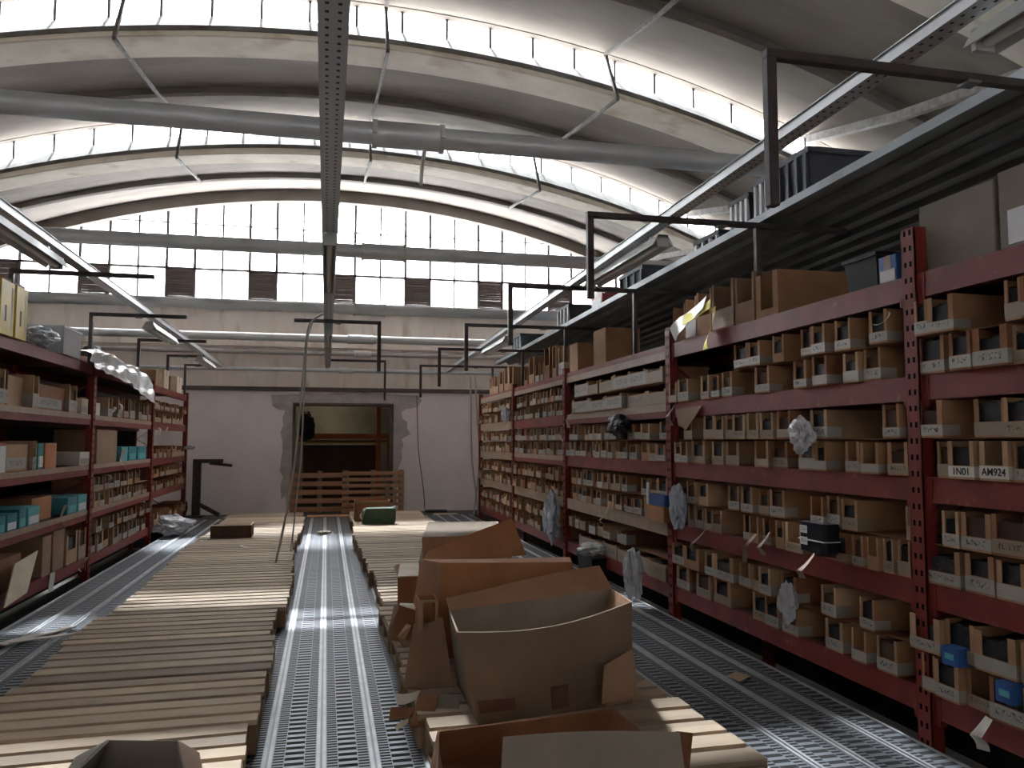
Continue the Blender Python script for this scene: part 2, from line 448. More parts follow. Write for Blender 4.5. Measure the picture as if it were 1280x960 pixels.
# floor: decking planks, concrete below and at the far end
fl = MB().box(-2.26, 2.64, -3.0, 14.9, -.06, 0)
floor = struct(fl, 'floor', 'deck')
rb = MB()
k = -10
while k <= 11:
    x = k * .225
    if -2.2 < x < 2.6:
        for dx in (-.013, .013): rb.box(x + dx - .0075, x + dx + .0075, -3, 14.9, 0, .007)
    k += 1
rb.box(-2.262, -2.245, -3, 14.9, 0, .006); rb.box(2.625, 2.642, -3, 14.9, 0, .006)
struct(rb, 'deck_rib', 'rib', floor)
lw = MB().box(XL, XR, -5, 14.9, -.55, -.45); lw.box(XL, XR, 14.9, 21, -.55, -.012)
struct(lw, 'floor_lower', 'concrete')
# vaulted ceiling, one shell per roof bay
ce = MB()
STARTS = [YA + PER * i for i in range(-4, 2)]
for y0 in STARTS:
    y1 = y0 + PER if y0 < 11.9 else WY + .35
    f1 = (y1 - y0) / PER
    def fn(u, v, y0=y0, y1=y1, f1=f1):
        x = XL + (XR - XL) * u
        return (x, y0 + .06 + (y1 - y0 - .06) * v, ZLO + .03 + (ZHI - ZLO) * f1 * v - drop(x))
    ce.sheet(fn, 48, 2, .07)
ceiling = struct(ce, 'ceiling', 'vault', smooth=True)


def arch(mb, ya, yb, zb, zt, x0=XL, x1=XR, n=56):
    """arched bar along x between ya..yb and (crown) heights zb..zt"""
    vs, fs = [], []
    for i in range(n + 1):
        x = x0 + (x1 - x0) * i / n; d = drop(x)
        vs += [(x, ya, zb - d), (x, yb, zb - d), (x, yb, zt - d), (x, ya, zt - d)]
    for i in range(n):
        a, b = i * 4, i * 4 + 4
        for j in range(4):
            fs.append((a + j, b + j, b + (j + 1) % 4, a + (j + 1) % 4))
    fs += [(0, 1, 2, 3), (n * 4 + 3, n * 4 + 2, n * 4 + 1, n * 4)]
    return mb.add(vs, fs)


def arch_prof(prof, n=56):
    vs, fs = [], []; K = len(prof)
    for i in range(n + 1):
        x = XL + (XR - XL) * i / n; d = drop(x)
        vs += [(x, yy, zz - d) for yy, zz in prof]
    for i in range(n):
        for j in range(K): fs.append((i * K + j, i * K + (j + 1) % K, (i + 1) * K + (j + 1) % K, (i + 1) * K + j))
    fs += [tuple(range(K))[::-1], tuple(range(n * K, n * K + K))]
    return MB().add(vs, fs)


tn = 1
wn = 2
for y0 in STARTS:
    # beam below each strip of roof glass: sloping sill on top, plain face to the hall
    bm_ = arch_prof([(y0 - .47, 5.455), (y0 + .10, 5.52), (y0 + .10, 5.60), (y0 - .315, 5.60), (y0 - .475, 5.47)])
    bm_ = struct(bm_, 'trim_%d' % tn, 'beam_plaster'); tn += 1
    struct(arch_prof([(y0 - .325, 5.60), (y0 + .10, 5.60), (y0 + .10, 5.885), (y0 - .02, 5.90), (y0 - .29, 5.66), (y0 - .325, 5.65)]), 'sill', 'sill_dusty', bm_)
    # edge rib over the glass
    if y0 > STARTS[0]:
        struct(arch(MB(), y0 - .09, y0 + .03, ZHI - .03, ZHI + .09), 'trim_%d' % tn, 'vault_rib'); tn += 1
        fr = MB()
        x = XL + .35
        while x < XR:
            d = drop(x); fr.box(x - .014, x + .014, y0 - .012, y0 + .02, 5.87 - d, ZHI - d + .02); x += .5
        w = struct(fr, 'window_%d' % wn, 'frame'); wn += 1
        struct(arch(MB(), y0 + .001, y0 + .009, 5.895, ZHI + .02), 'pane', 'pane_clear', w)
    # mid rib
    ym = y0 + PER * .5
    zr = ZLO + (ZHI - ZLO) * .5
    struct(arch(MB(), ym - .05, ym + .05, zr - .10, zr + .01), 'trim_%d' % tn, 'vault_rib'); tn += 1
struct(arch(MB(), 15.55, 15.7, 5.98, 6.28), 'trim_%d' % tn, 'vault_rib'); tn += 1
# steel rods running along under the vault
for i, X in enumerate((-4.7, -2.07, .56, 3.1, 5.75)):
    t = MB(); d = drop(X); wd = .09 if i == 4 else .034
    for y0 in STARTS[2:]:
        a, c = Vector((X, y0 - .1, ZHI - d - .03 - wd / 2)), Vector((X, y0 - .49, 5.45 - d - wd / 2))
        b = Vector((X, min(y0 + PER * .5, 15.6), ZLO + (ZHI - ZLO) * .5 - d - .10 - wd / 2))
        if i != 4: t.bar(a, c, wd)
        t.bar(c, b, wd)
        if y0 < 11.9: t.bar(b, (X, y0 + PER - .1, ZHI - d - .03 - wd / 2), wd)
    struct(t, 'trim_%d' % tn, 'rod_steel'); tn += 1
# end wall with the broken-out opening
OX0, OX1, OZ = -.61, 1.26, 2.09
wb = MB()
for x0, x1, z0, z1 in ((XL, OX0, -.55, 2.37), (OX1, XR, -.55, 2.37), (OX0, OX1, OZ, 2.37)):
    wb.box(x0, x1, WY, WY + .3, z0, z1)
wall_back = struct(wb, 'wall_back', 'wall_lower')
wu = MB().box(XL, XR, WY, WY + .3, 2.37, 4.06)
struct(wu, 'upper_plaster', 'wall_upper', wall_back)
# plaster face above the arched window
ar = MB()
n = 60; vs = []; fs = []
for i in range(n + 1):
    x = XL + (XR - XL) * i / n; d = drop(x)
    zb = max(6.13 - d, 4.06); zt = 6.36 - d
    vs += [(x, WY - .08, zb), (x, WY + .3, zb), (x, WY + .3, zt), (x, WY - .08, zt)]
for i in range(n):
    a, b = i * 4, i * 4 + 4
    for j in range(4): fs.append((a + j, b + j, b + (j + 1) % 4, a + (j + 1) % 4))
ar.add(vs, fs)
struct(ar, 'arch_face', 'vault_rib', wall_back)
struct(MB().box(XL, XR, WY - .05, WY + .02, 2.33, 2.41), 'trim_%d' % tn, 'trim_dark'); tn += 1
struct(MB().box(XL, XR, WY - .14, WY + .05, 3.90, 4.07), 'trim_%d' % tn, 'trim_grey'); tn += 1
struct(MB().box(XL, XR, WY - .10, WY + .02, 3.18, 3.30), 'trim_%d' % tn, 'wall_upper'); tn += 1
# torn plaster round the opening
Z7 = lambda q: at(330 + q[0] / 5.645, 490 + q[1] / 5.645, 'y', WY - .012)
mo = MB()
for poly in ([(50, 20), (60, 100), (110, 122), (150, 132), (130, 180), (135, 235), (115, 290), (130, 350), (130, 420), (120, 480), (112, 560), (135, 600), (115, 660), (122, 760), (150, 735), (160, 830), (205, 830), (205, 86), (205, 20)],
             [(205, 20), (205, 86), (905, 86), (905, 20), (700, 5), (640, 22), (500, 10), (420, 20), (300, 5)],
             [(905, 20), (905, 830), (935, 830), (940, 600), (945, 540), (975, 470), (970, 420), (985, 370), (972, 330), (1035, 298), (1010, 250), (1012, 215), (975, 185), (970, 140), (1000, 122), (1085, 105), (1112, 60), (1085, 25)]):
    pts = [(Z7(q).x, Z7(q).z) for q in poly]
    mo.prism_xz(pts, WY - .012, WY + .01)
struct(mo, 'trim_%d' % tn, 'mortar'); tn += 1
struct(MB().box(OX0 - .03, OX0 + .02, WY - .03, WY + .31, 0, OZ).box(OX1 - .02, OX1 + .03, WY - .03, WY + .31, 0, OZ)
       .box(OX0 - .03, OX1 + .03, WY - .03, WY + .31, OZ - .03, OZ + .02), 'trim_%d' % tn, 'trim_dark'); tn += 1
# big arched window
fr = MB()
kx = -17
while kx <= 17:
    x = kx * .5
    d = 6.13 - drop(x)
    wv = .024 if kx % 3 == 0 or kx % 3 == 1 else .016
    if d > 4.2: fr.box(x - wv, x + wv, WY + .02, WY + .10, 4.07, d + .03)
    kx += 1
fr.box(-7.6, 8.1, WY + .02, WY + .10, 4.63, 4.67)
fr.box(-5.1, 5.7, WY + .04, WY + .08, 5.515, 5.535)
fr.box(-8.2, 8.6, WY + .0, WY + .12, 4.06, 4.09)
w1 = struct(fr, 'window_1', 'frame')
pn = MB()
vs = []; fs = []
for i in range(61):
    x = -7.9 + 16.3 * i / 60; zt = max(6.16 - drop(x), 4.075)
    vs += [(x, WY + .055, 4.07), (x, WY + .062, 4.07), (x, WY + .062, zt), (x, WY + .055, zt)]
for i in range(60):
    a, b = i * 4, i * 4 + 4
    for j in range(4): fs.append((a + j, b + j, b + (j + 1) % 4, a + (j + 1) % 4))
pn.add(vs, fs)
struct(pn, 'pane', 'pane', w1)
for kx in range(-5, 6):
    x0 = kx * 1.5
    if 6.13 - drop(x0) < 4.75: continue
    lv = MB().box(x0, x0 + .035, WY + .0, WY + .09, 4.08, 4.64).box(x0 + .465, x0 + .5, WY + .0, WY + .09, 4.08, 4.64)
    lv.box(x0, x0 + .5, WY, WY + .09, 4.60, 4.64).box(x0, x0 + .5, WY, WY + .09, 4.08, 4.11)
    for q in range(10):
        z = 4.115 + q * .048
        g = random.uniform(-.0012, .0012); h_ = random.uniform(.0435, .0478)
        lv.hexa([(x0 + .03, WY + .005, z), (x0 + .47, WY + .005, z + g), (x0 + .47, WY + .05, z + .004), (x0 + .03, WY + .05, z + .004),
                 (x0 + .03, WY + .005, z + h_), (x0 + .47, WY + .005, z + h_ + g), (x0 + .47, WY + .05, z + .0478), (x0 + .03, WY + .05, z + .0478)])
    struct(lv, 'louvre_vent', 'louvre', w1)
# side walls and the wall behind the photographer
struct(MB().box(XL - .25, XL, -5, WY + .3, -.55, 4.4), 'wall_left', 'wall_upper')
struct(MB().box(XR, XR + .25, -5, WY + .3, -.55, 4.4), 'wall_right', 'wall_upper')
struct(MB().box(XL, XR, -5.2, -5.0, -.55, 6.6), 'wall_front', 'wall_upper')
# the room beyond the opening
rm = MB().box(-2.2, 3.4, 20.0, 20.2, -.1, 3.2).box(-2.4, -2.2, 16.3, 20.2, -.1, 3.2).box(3.4, 3.6, 16.3, 20.2, -.1, 3.2).box(-2.4, 3.6, 16.3, 20.2, 3.2, 3.35)
struct(rm, 'wall_beyond', 'room_wall')

# ================================================================== RACKS
RY = [0.46, 3.19, 5.92, 8.80, 11.42, 14.04]          # right uprights
RT = [2.14, 1.665, 1.20, .725, .245]                 # beam tops
RX, RD = 2.665, 3.45
LY = [3.2, 6.1, 9.03, 11.95, 14.72]
LT = [2.155, 1.63, 1.12, .665, .19]
LX, LD = -2.36, -3.15


def rack(side, xf, xb, ys, tops, heights, bh, label):
    root = empty('storage_rack', (xf, (ys[0] + ys[-1]) / 2, -.45), label, 'rack')
    s = side
    for i, y in enumerate(ys):
        for x0, nm in ((xf - s * .02, 1), (xb, 0)):
            x1 = x0 + s * .065
            m = MB(); zt = heights[i]
            m.box(x0, x0 + s * .006, y - .046, y + .046, -.45, zt)
            m.box(x0, x1, y - .046, y - .040, -.45, zt); m.box(x0, x1, y + .040, y + .046, -.45, zt)
            m.box(x0 - s * .005, x1 + s * .03, y - .07, y + .07, -.45, -.44)
            m.build('upright', 'red_holes', root, origin=(x0, y, -.45))
            if nm:
                # zigzag frame bracing between front and rear upright
                part(MB().tube([(xf + s * .05, y, .1), (xb, y, .55), (xf + s * .05, y, .95), (xb, y, 1.4), (xf + s * .05, y, 1.95)], .012, 6), 'brace', 'red', root)
    for i in range(len(ys) - 1):
        ya, yb = ys[i] + .046, ys[i + 1] - .046
        for t in tops:
            m = MB().box(xf, xf + s * .045, ya, yb, t - bh, t)
            m.box(xf - s * .004, xf + s * .03, ya, ya + .035, t - bh - .03, t - .001); m.box(xf - s * .004, xf + s * .03, yb - .035, yb, t - bh - .03, t - .001)
            part(m, 'beam', 'red', root)
            part(MB().box(xb - s * .05, xb, ya, yb, t - bh, t), 'beam', 'red', root)
            part(MB().box(xf + s * .046, xb - s * .05, ya - .03, yb + .03, t - .022, t - .002), 'shelf_board', 'board_dark', root)
        part(MB().box(xb + s * .066, xb + s * .08, ys[i], ys[i + 1], -.40, tops[0] - .02), 'light_blocker', 'blocker_dark', root)  # unseen sheet added behind the rack to keep light out of the gaps
    return root


rr = rack(1, RX, RD, RY, RT, [2.36, 2.36, 2.27, 2.2, 2.2, 2.2], .115, 'long red steel storage rack with boxes of parts along the right side')
lr = rack(-1, LX, LD, LY, LT, [2.2, 2.2, 2.2, 2.2, 2.2], .10, 'long red steel storage rack with boxes along the left side')
# boards carrying the upper row of bins, pale strips stuck along some beams
for i in range(0, 4):
    for t in RT[1:]:
        part(MB().box(RX + .02, RD - .1, RY[i] + .05, RY[i + 1] - .05, t + .171, t + .175), 'tier_board', 'card_c', rr)
for i, t, a, b, c in ((2, RT[0], -.115, -.05, 'tape_paper'), (2, RT[1], -.06, 0, 'tape_paper'), (2, RT[3], -.115, 0, 'tape_paper'), (3, RT[3], -.115, 0, 'tape_paper'),
                      (3, RT[2], -.06, .0, 'tape_paper'), (4, RT[1], -.115, 0, 'tape_paper'), (4, RT[2], -.115, 0, 'tape_paper'), (4, RT[3], -.115, 0, 'tape_paper'),
                      (4, RT[0], -.115, -.03, 'tape_paper'), (3, RT[0], -.115, -.06, 'tape_paper')):
    o = part(MB().box(RX - .003, RX, RY[i] + .08, RY[i + 1] - .08, t + a, t + b), 'label_strip', c, rr); o['label'] = 'pale paper strip on the red beam'
for i, t in ((1, LT[1]), (1, LT[2]), (1, LT[3]), (2, LT[1]), (2, LT[2]), (2, LT[3])):
    o = part(MB().box(LX, LX + .004, LY[i] + .08, LY[i + 1] - .08, t - .042, t + .006), 'label_strip', 'tape_paper', lr); o['label'] = 'dusty pale strip along the shelf edge'

# ------------------------------------------------------------------ bins
def bin_mb(w, h, D, s, lip=.44, fl=.14):
    t = .004
    m = MB()
    m.box(0, s * D, -w / 2, w / 2, 0, t)
    m.box(s * (D - t), s * D, -w / 2, w / 2, t, h)
    for e in (-1, 1): m.box(0, s * D, e * w / 2, e * (w / 2 - t), t, h)
    m.box(0, s * t, -w / 2 + t, w / 2 - t, t, h * lip)
    f = max(.012, w * fl)
    for e in (-1, 1): m.box(0, s * t, e * (w / 2 - t), e * (w / 2 - f), h * lip, h)
    return m


def band_mb(w, h, D, s, lip=.44, side=.09, z0=.06):
    e = .0015
    m = MB()
    m.box(-s * e, 0, -w / 2 - e, w / 2 + e, h * z0, h * lip * .96)
    for k in (-1, 1): m.box(0, s * side, k * w / 2, k * (w / 2 + e), h * z0, h * lip * .96)
    return m


PENDING = []          # (y, row key, object, description)


def add_bin(side, y0, y1, z, h, xf, key, m='card_a', band='label_white', lip=.44, D=.42, fl=.14, rz=0.0, name='cardboard_bin', text=None):
    w = abs(y1 - y0) - .004
    o = bin_mb(w, h, D, side, lip, fl).build(name, m)
    o.location = (xf, (y0 + y1) / 2, z); o.rotation_euler.z = rz
    if band:
        b = band_mb(w, h, D, side, lip).build('label_band', band, o); b.location = (0, 0, 0)
        b['label'] = {'label_white': 'white tape band with marker writing', 'label_cream': 'tan tape band across the lip', 'label_bright': 'clean white paper label with marker writing', 'white_paper': 'white paper label with bold marker writing'}[band]
    if text:
        cu = bpy.data.curves.new('marking', 'FONT'); cu.body = text; cu.size = h * .26; cu.align_x = 'CENTER'; cu.align_y = 'CENTER'; cu.extrude = .0003; cu.offset = .0008
        to = bpy.data.objects.new('tmp', cu); COL.objects.link(to); bpy.context.view_layer.update()
        me = bpy.data.meshes.new_from_object(to.evaluated_get(bpy.context.evaluated_depsgraph_get())); bpy.data.objects.remove(to)
        me.transform(Matrix(((0, 0, -1, -.0022), (-1, 0, 0, 0), (0, 1, 0, h * lip * .55), (0, 0, 0, 1))))
        me.materials.clear(); me.materials.append(MATS['black_soft'])
        to = bpy.data.objects.new('marking', me); COL.objects.link(to); to.parent = o
    if name == 'cardboard_bin' and rnd.random() < .85:  # filling added dark and high, standing in for shade deep in the bin
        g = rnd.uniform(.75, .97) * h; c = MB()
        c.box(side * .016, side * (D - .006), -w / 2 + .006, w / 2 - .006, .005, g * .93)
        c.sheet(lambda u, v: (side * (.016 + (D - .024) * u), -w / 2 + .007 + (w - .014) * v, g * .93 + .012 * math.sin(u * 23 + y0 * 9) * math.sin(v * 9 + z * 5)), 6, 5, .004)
        c = c.build('inner_fill', rnd.choice(['bin_shade_dark', 'bin_shade_dark', 'bin_shade_grey', 'card_dark']), o); c.location = (0, 0, 0)
    PENDING.append(((y0 + y1) / 2, key, o, {'label_white': 'white band', 'label_cream': 'tan band', 'label_bright': 'bright label', 'white_paper': 'bold-lettered label', None: 'plain front'}[band], side))
    return o


CARDS = ['card_a', 'card_a', 'card_b', 'card_c']
BANDS = ['label_white', 'label_white', 'label_white', 'label_cream', 'label_cream', None]
SH = ['top', 'second', 'third', 'bottom']
rnd = random.Random(11)


def px_bins(bay, shelf, tier, spans, band=None):
    """bins of the two near bays; spans = (px left, px right) of the bin front on the rack's front plane"""
    z = RT[shelf + 1] + (.177 if tier == 'upper' else 0)
    cyp = {('upper', 0): 420, ('lower', 0): 455, ('upper', 1): 530, ('lower', 1): 565, ('upper', 2): 640, ('lower', 2): 675, ('upper', 3): 720, ('lower', 3): 770}[(tier, shelf)]
    for sp in spans:
        a, b = sp[0], sp[1]
        ya, yb = at(a, cyp, 'x', 2.65).y, at(b, cyp, 'x', 2.65).y
        h = .167 * rnd.uniform(.92, 1.0)
        bd = sp[2] if len(sp) > 2 else rnd.choice(BANDS)
        add_bin(1, yb, ya, z, h, RX + rnd.uniform(-.035, .0), (bay, shelf, tier), rnd.choice(CARDS), bd, lip=rnd.uniform(.32, .44), D=rnd.uniform(.36, .5), fl=rnd.uniform(.12, .2), rz=R(rnd.uniform(-2, 2)), text=sp[3] if len(sp) > 3 else None)


W, CR, BR = 'label_white', 'label_cream', 'label_bright'
B1 = 'second right'
px_bins(B1, 0, 'upper', [(917, 934, W), (936, 951, W), (963, 978, None), (1000, 1014, CR), (1015, 1033, W), (1041, 1061, W), (1089, 1111, W)])
px_bins(B1, 0, 'lower', [(837, 847.5), (848.5, 861), (877, 888, CR), (889, 899.5, W), (900, 913, W), (944, 962, W), (994, 1010, W), (1018, 1037, W), (1054, 1074, W), (1076, 1098, W)])
px_bins(B1, 1, 'upper', [(854, 864, CR), (880, 894, CR), (895.5, 906.5, CR), (907, 918.5, CR), (919, 934, CR), (935, 949, CR), (950, 966, CR), (974, 991, CR), (1011, 1032, BR), (1104, 1126, W)])
px_bins(B1, 1, 'lower', [(843, 852, W), (852.6, 862, W), (863, 881, CR), (890, 904, CR), (905, 922, CR), (944, 962, CR), (963, 982, CR), (999, 1019, W), (1020, 1034, W), (1056, 1074, W), (1079, 1101, W), (1110, 1136, CR)])
px_bins(B1, 2, 'upper', [(861, 872), (872.5, 886), (909, 922, W), (926, 941), (947, 959.5), (960, 978, W), (1017, 1032.5, W), (1033.5, 1050), (1053, 1073, CR), (1130, 1137, None)])
px_bins(B1, 2, 'lower', [(858, 867, CR), (868, 878), (879, 889), (890, 902), (929, 939), (940, 951), (957, 967), (971, 982), (985, 1007, CR), (1048, 1062), (1066, 1080), (1083, 1098), (1101, 1114), (1118, 1134)])
px_bins(B1, 3, 'upper', [(843, 857, W), (858, 876), (882, 894), (895, 920, W), (923, 938, W), (940, 949), (950, 965, W), (975, 994, W), (1024, 1043, W), (1073, 1092, W)])
px_bins(B1, 3, 'lower', [(846, 862, W), (872, 889, CR), (890, 912), (941, 958), (959, 976, W), (980, 1000, W), (1029, 1050, W), (1064, 1082), (1093, 1118, W)])
B0 = 'nearest right'
px_bins(B0, 0, 'upper', [(1147, 1163, W), (1164, 1197, W), (1256, 1278, CR), (1280, 1310)])
px_bins(B0, 0, 'lower', [(1146, 1180, W), (1191, 1219, W), (1220, 1264, W), (1265, 1291, CR), (1293, 1330)])
px_bins(B0, 1, 'upper', [(1146, 1180, W), (1215, 1255, CR), (1258, 1292, CR), (1296, 1335)])
px_bins(B0, 1, 'lower', [(1170, 1186, CR), (1187, 1219, 'white_paper', '1N01'), (1226, 1263, 'white_paper', 'AM924'), (1265, 1297, W), (1300, 1340)])
px_bins(B0, 2, 'upper', [(1178, 1199, W), (1201, 1238, W), (1240, 1286, CR), (1290, 1340)])
px_bins(B0, 2, 'lower', [(1147, 1196, W), (1201, 1238, W), (1241, 1280, W), (1284, 1330)])
px_bins(B0, 3, 'upper', [(1140, 1176, W), (1178, 1214, CR), (1218, 1268, W), (1272, 1325)])
px_bins(B0, 3, 'lower', [(1152, 1168, W), (1169, 1200, W), (1201, 1236, CR), (1238, 1285, W), (1290, 1340)])


def fill(side, xf, bay, shelf, tier, ya, yb, z, h, wmin, wmax, gap, bands=BANDS, lip=(.36, .5), D=.4, cards=CARDS):
    y = ya
    while True:
        w = rnd.uniform(wmin, wmax)
        if y + w > yb: break
        if rnd.random() > gap:
            add_bin(side, y, y + w, z, h * rnd.uniform(.8, 1.0), xf + side * rnd.uniform(-.03, .01), (bay, shelf, tier), rnd.choice(cards), rnd.choice(bands),
                    lip=rnd.uniform(*lip), D=D, fl=rnd.uniform(.1, .18), rz=R(rnd.uniform(-2.5, 2.5)))
        y += w + rnd.choice((.002, .004, .02))


for (i, bay) in ((2, 'third right'), (3, 'fourth right')):
    a, b = RY[i] + .07, RY[i + 1] - .07
    for sft in range(4):
        z = RT[sft + 1]
        if i == 2 and sft == 0:       # long trays with pale fronts
            fill(1, RX, bay, sft, 'lower', a, b, z, .15, .34, .62, .0, [W, CR], (.75, .9))
            fill(1, RX, bay, sft, 'upper', a, b, z + .177, .155, .30, .55, .0, [W, CR], (.75, .9))
        elif i == 2 and sft == 3:
            fill(1, RX, bay, sft, 'lower', a, b, z, .15, .34, .5, .0, [CR], (.9, .96))
            fill(1, RX, bay, sft, 'upper', a + .9, b, z + .177, .13, .12, .2, .15, [CR, W], (.6, .9))
        elif i == 3 and sft > 1: continue
        else:
            fill(1, RX, bay, sft, 'lower', a, b, z, .166, .13, .2, .08)
            fill(1, RX, bay, sft, 'upper', a, b, z + .177, .166, .13, .2, .1)


def multi(name, parts):
    me = bpy.data.meshes.new(name); vs, fs, mi = [], [], []
    for k, (mb, mn) in enumerate(parts):
        o = len(vs); vs += mb.v; fs += [tuple(i + o for i in f) for f in mb.f]; mi += [k] * len(mb.f)
    me.from_pydata(vs, [], fs); me.update()
    for mb, mn in parts: me.materials.append(MATS[mn])
    me.polygons.foreach_set('material_index', mi)
    o = bpy.data.objects.new(name, me); COL.objects.link(o)
    return o


# the farthest bays: too many and too small to tell one from another
mA, mB_, mW = MB(), MB(), MB()


def mass(side, xf, ya, yb, z, h, wmin, wmax):
    y = ya
    while y < yb - wmax * .7:
        w = rnd.uniform(wmin, wmax)
        b = bin_mb(w, h * rnd.uniform(.7, 1), .35, side, rnd.uniform(.4, .8)); xo = xf + side * rnd.uniform(-.05, .02)
        tgt = mA if rnd.random() < .6 else mB_
        tgt.add([(x + xo, yy + y + w / 2, zz + z) for x, yy, zz in b.v], b.f)
        if rnd.random() < .7:
            b = band_mb(w, h, .35, side, .42); mW.add([(x + xo, yy + y + w / 2, zz + z) for x, yy, zz in b.v], b.f)
        y += w + .005


for sft in range(4):
    for dz in (.001, .177):
        mass(1, RX, RY[4] + .07, RY[5] - .05, RT[sft + 1] + dz, .165, .13, .22)
        if sft > 1: mass(1, RX, RY[3] + .07, RY[4] - .05, RT[sft + 1] + dz, .165, .13, .2)
    mass(-1, LX, LY[3] + .08, LY[4] - .08, LT[sft + 1] + .001, .18, .18, .32)
    if sft in (0, 2): mass(-1, LX, LY[3] + .08, LY[4] - .08, LT[sft + 1] + .19, .15, .18, .32)
o = multi('cardboard_bins', [(mA, 'card_a'), (mB_, 'card_c'), (mW, 'label_cream')])
tag(o, 'mass of small cardboard bins crammed on the farthest bays of both racks near the end wall', 'bins', kind='stuff')

# left rack, nearest bay in view
LB = 'near left'


def lpx(shelf, spans, h, lip=.45, D=.45, m=None):
    for sp in spans:
        a, b = sp[0], sp[1]
        cy = {0: 490, 1: 560, 2: 635, 3: 690}[shelf]
        ya, yb = at(a, cy, 'x', LX).y, at(b, cy, 'x', LX).y
        add_bin(-1, ya, yb, LT[shelf + 1] + .007, sp[3] if len(sp) > 3 else h, LX + rnd.uniform(-.03, .02), (LB if a < 110 else 'middle left', shelf, 'single'), m or rnd.choice(CARDS), sp[2], lip=lip, D=D)


lpx(0, [(-12, -2, W), (1, 9, W), (9.6, 15, W), (40, 48, W), (91, 101, W)], .27)
lpx(1, [(42, 47, W, .24)], .24)
lpx(3, [(83, 96, None), (97, 106, CR)], .30)
M2 = 'middle left'
a, b = LY[2] + .08, LY[3] - .08
fill(-1, LX, M2, 0, 'single', a + .55, b, LT[1] + .007, .26, .16, .26, .08, lip=(.3, .5))
fill(-1, LX, M2, 2, 'lower', a, b, LT[3] + .007, .16, .15, .24, .05)
fill(-1, LX, M2, 2, 'upper', a, b - .5, LT[3] + .172, .16, .15, .24, .1)
fill(-1, LX, M2, 3, 'lower', a, b, LT[4] + .007, .20, .2, .3, .05)
fill(-1, LX, M2, 3, 'upper', a, b, LT[4] + .212, .15, .16, .26, .15)
part(MB().box(LX - .02, LD + .1, a, b, LT[3] + .163, LT[3] + .17), 'tier_board', 'tape_paper', lr)
part(MB().box(LX - .02, LD + .1, a, b, LT[4] + .203, LT[4] + .21), 'tier_board', 'card_b', lr)
M3 = 'far left'
a, b = LY[3] + .08, LY[4] - .08
for sft in range(4):
    if sft in (0, 2): part(MB().box(LX - .02, LD + .1, a, b, LT[sft + 1] + .183, LT[sft + 1] + .188), 'tier_board', 'card_b', lr)
# labels: by row and place in the row
rows = {}
for y, key, o, d, s in PENDING: rows.setdefault(key, []).append((y, o, d, s))
for (bay, sft, tier), L_ in rows.items():
    L_.sort(key=lambda t: -t[0] * t[3])
    for k, (y, o, d, s) in enumerate(L_):
        if tier == 'single': lab = 'open-front cardboard bin with %s, %s from left, %s shelf, %s bay' % (d, ORD[k], SH[sft], bay)
        else: lab = 'open-front cardboard bin with %s, %s from left, %s row, %s shelf, %s bay' % (d, ORD[k], tier, SH[sft], bay)
        tag(o, lab, 'bin', 'cardboard parts bins on the racks')
#PART3
# ================================================================== PIPES, TRAYS, LAMPS, BRACKETS
PIPE = [(5.3, 3.42, .28, .73, 'nearest of the large grey pipes crossing under the vault'),
        (8.66, 3.41, .35, .80, 'second grey pipe crossing the hall, in front of the arched window'),
        (12.0, 3.325, .37, .82, 'third grey pipe crossing just below the arched window sill'),
        (15.4, 3.30, .38, .82, 'grey pipe running across the upper plaster of the end wall')]
for y, z, s0, s1, lab in PIPE:
    rt = empty('tie_pipe', (0.2, y, z), lab, 'pipe', 'grey pipes across the hall')
    part(MB().tube([(-7.2, y, z), (7.7, y, z)], .074, 18), 'pipe', 'galv', rt)
    part(MB().tube([(s0, y, z), (s1, y, z)], .088, 18), 'coupling', 'galv', rt)
    for xx in (s0, s1):
        c = MB().tube([(xx - .016, y, z), (xx + .016, y, z)], .097, 14); c.box(xx - .012, xx + .012, y - .11, y - .085, z - .03, z + .05)
        part(c, 'clamp', 'clamp', rt)
    if y < 6: part(MB().tube([(.62, y, z - .08), (.60, y, z - .20), (.595, y, z - .33)], .014, 6), 'drain_tube', 'clamp', rt)
for z, r, s0, s1, lab in ((3.07, .045, .5, .83, 'thin white pipe along the end wall above the dark ledge'), (2.74, .038, .22, .48, 'lowest thin pipe along the end wall, over the opening')):
    rt = empty('wall_pipe', (.2, WY - .12, z), lab, 'pipe')
    part(MB().tube([(-5, WY - .12, z), (6.5, WY - .12, z)], r, 12), 'pipe', 'cable_white' if z > 3 else 'galv', rt)
    part(MB().tube([(s0, WY - .12, z), (s1, WY - .12, z)], r * 1.5, 12), 'coupling', 'clamp', rt)
    for xx in (-4, -1.5, 2.2, 5): part(MB().box(xx - .02, xx + .02, WY - .13, WY, z - .02, z + .02), 'wall_clip', 'galv', rt)


TZ = 2.69


def TZR(y): return 2.83 - .0175 * (y - 2.6)       # the right-hand run drops a little towards the far end


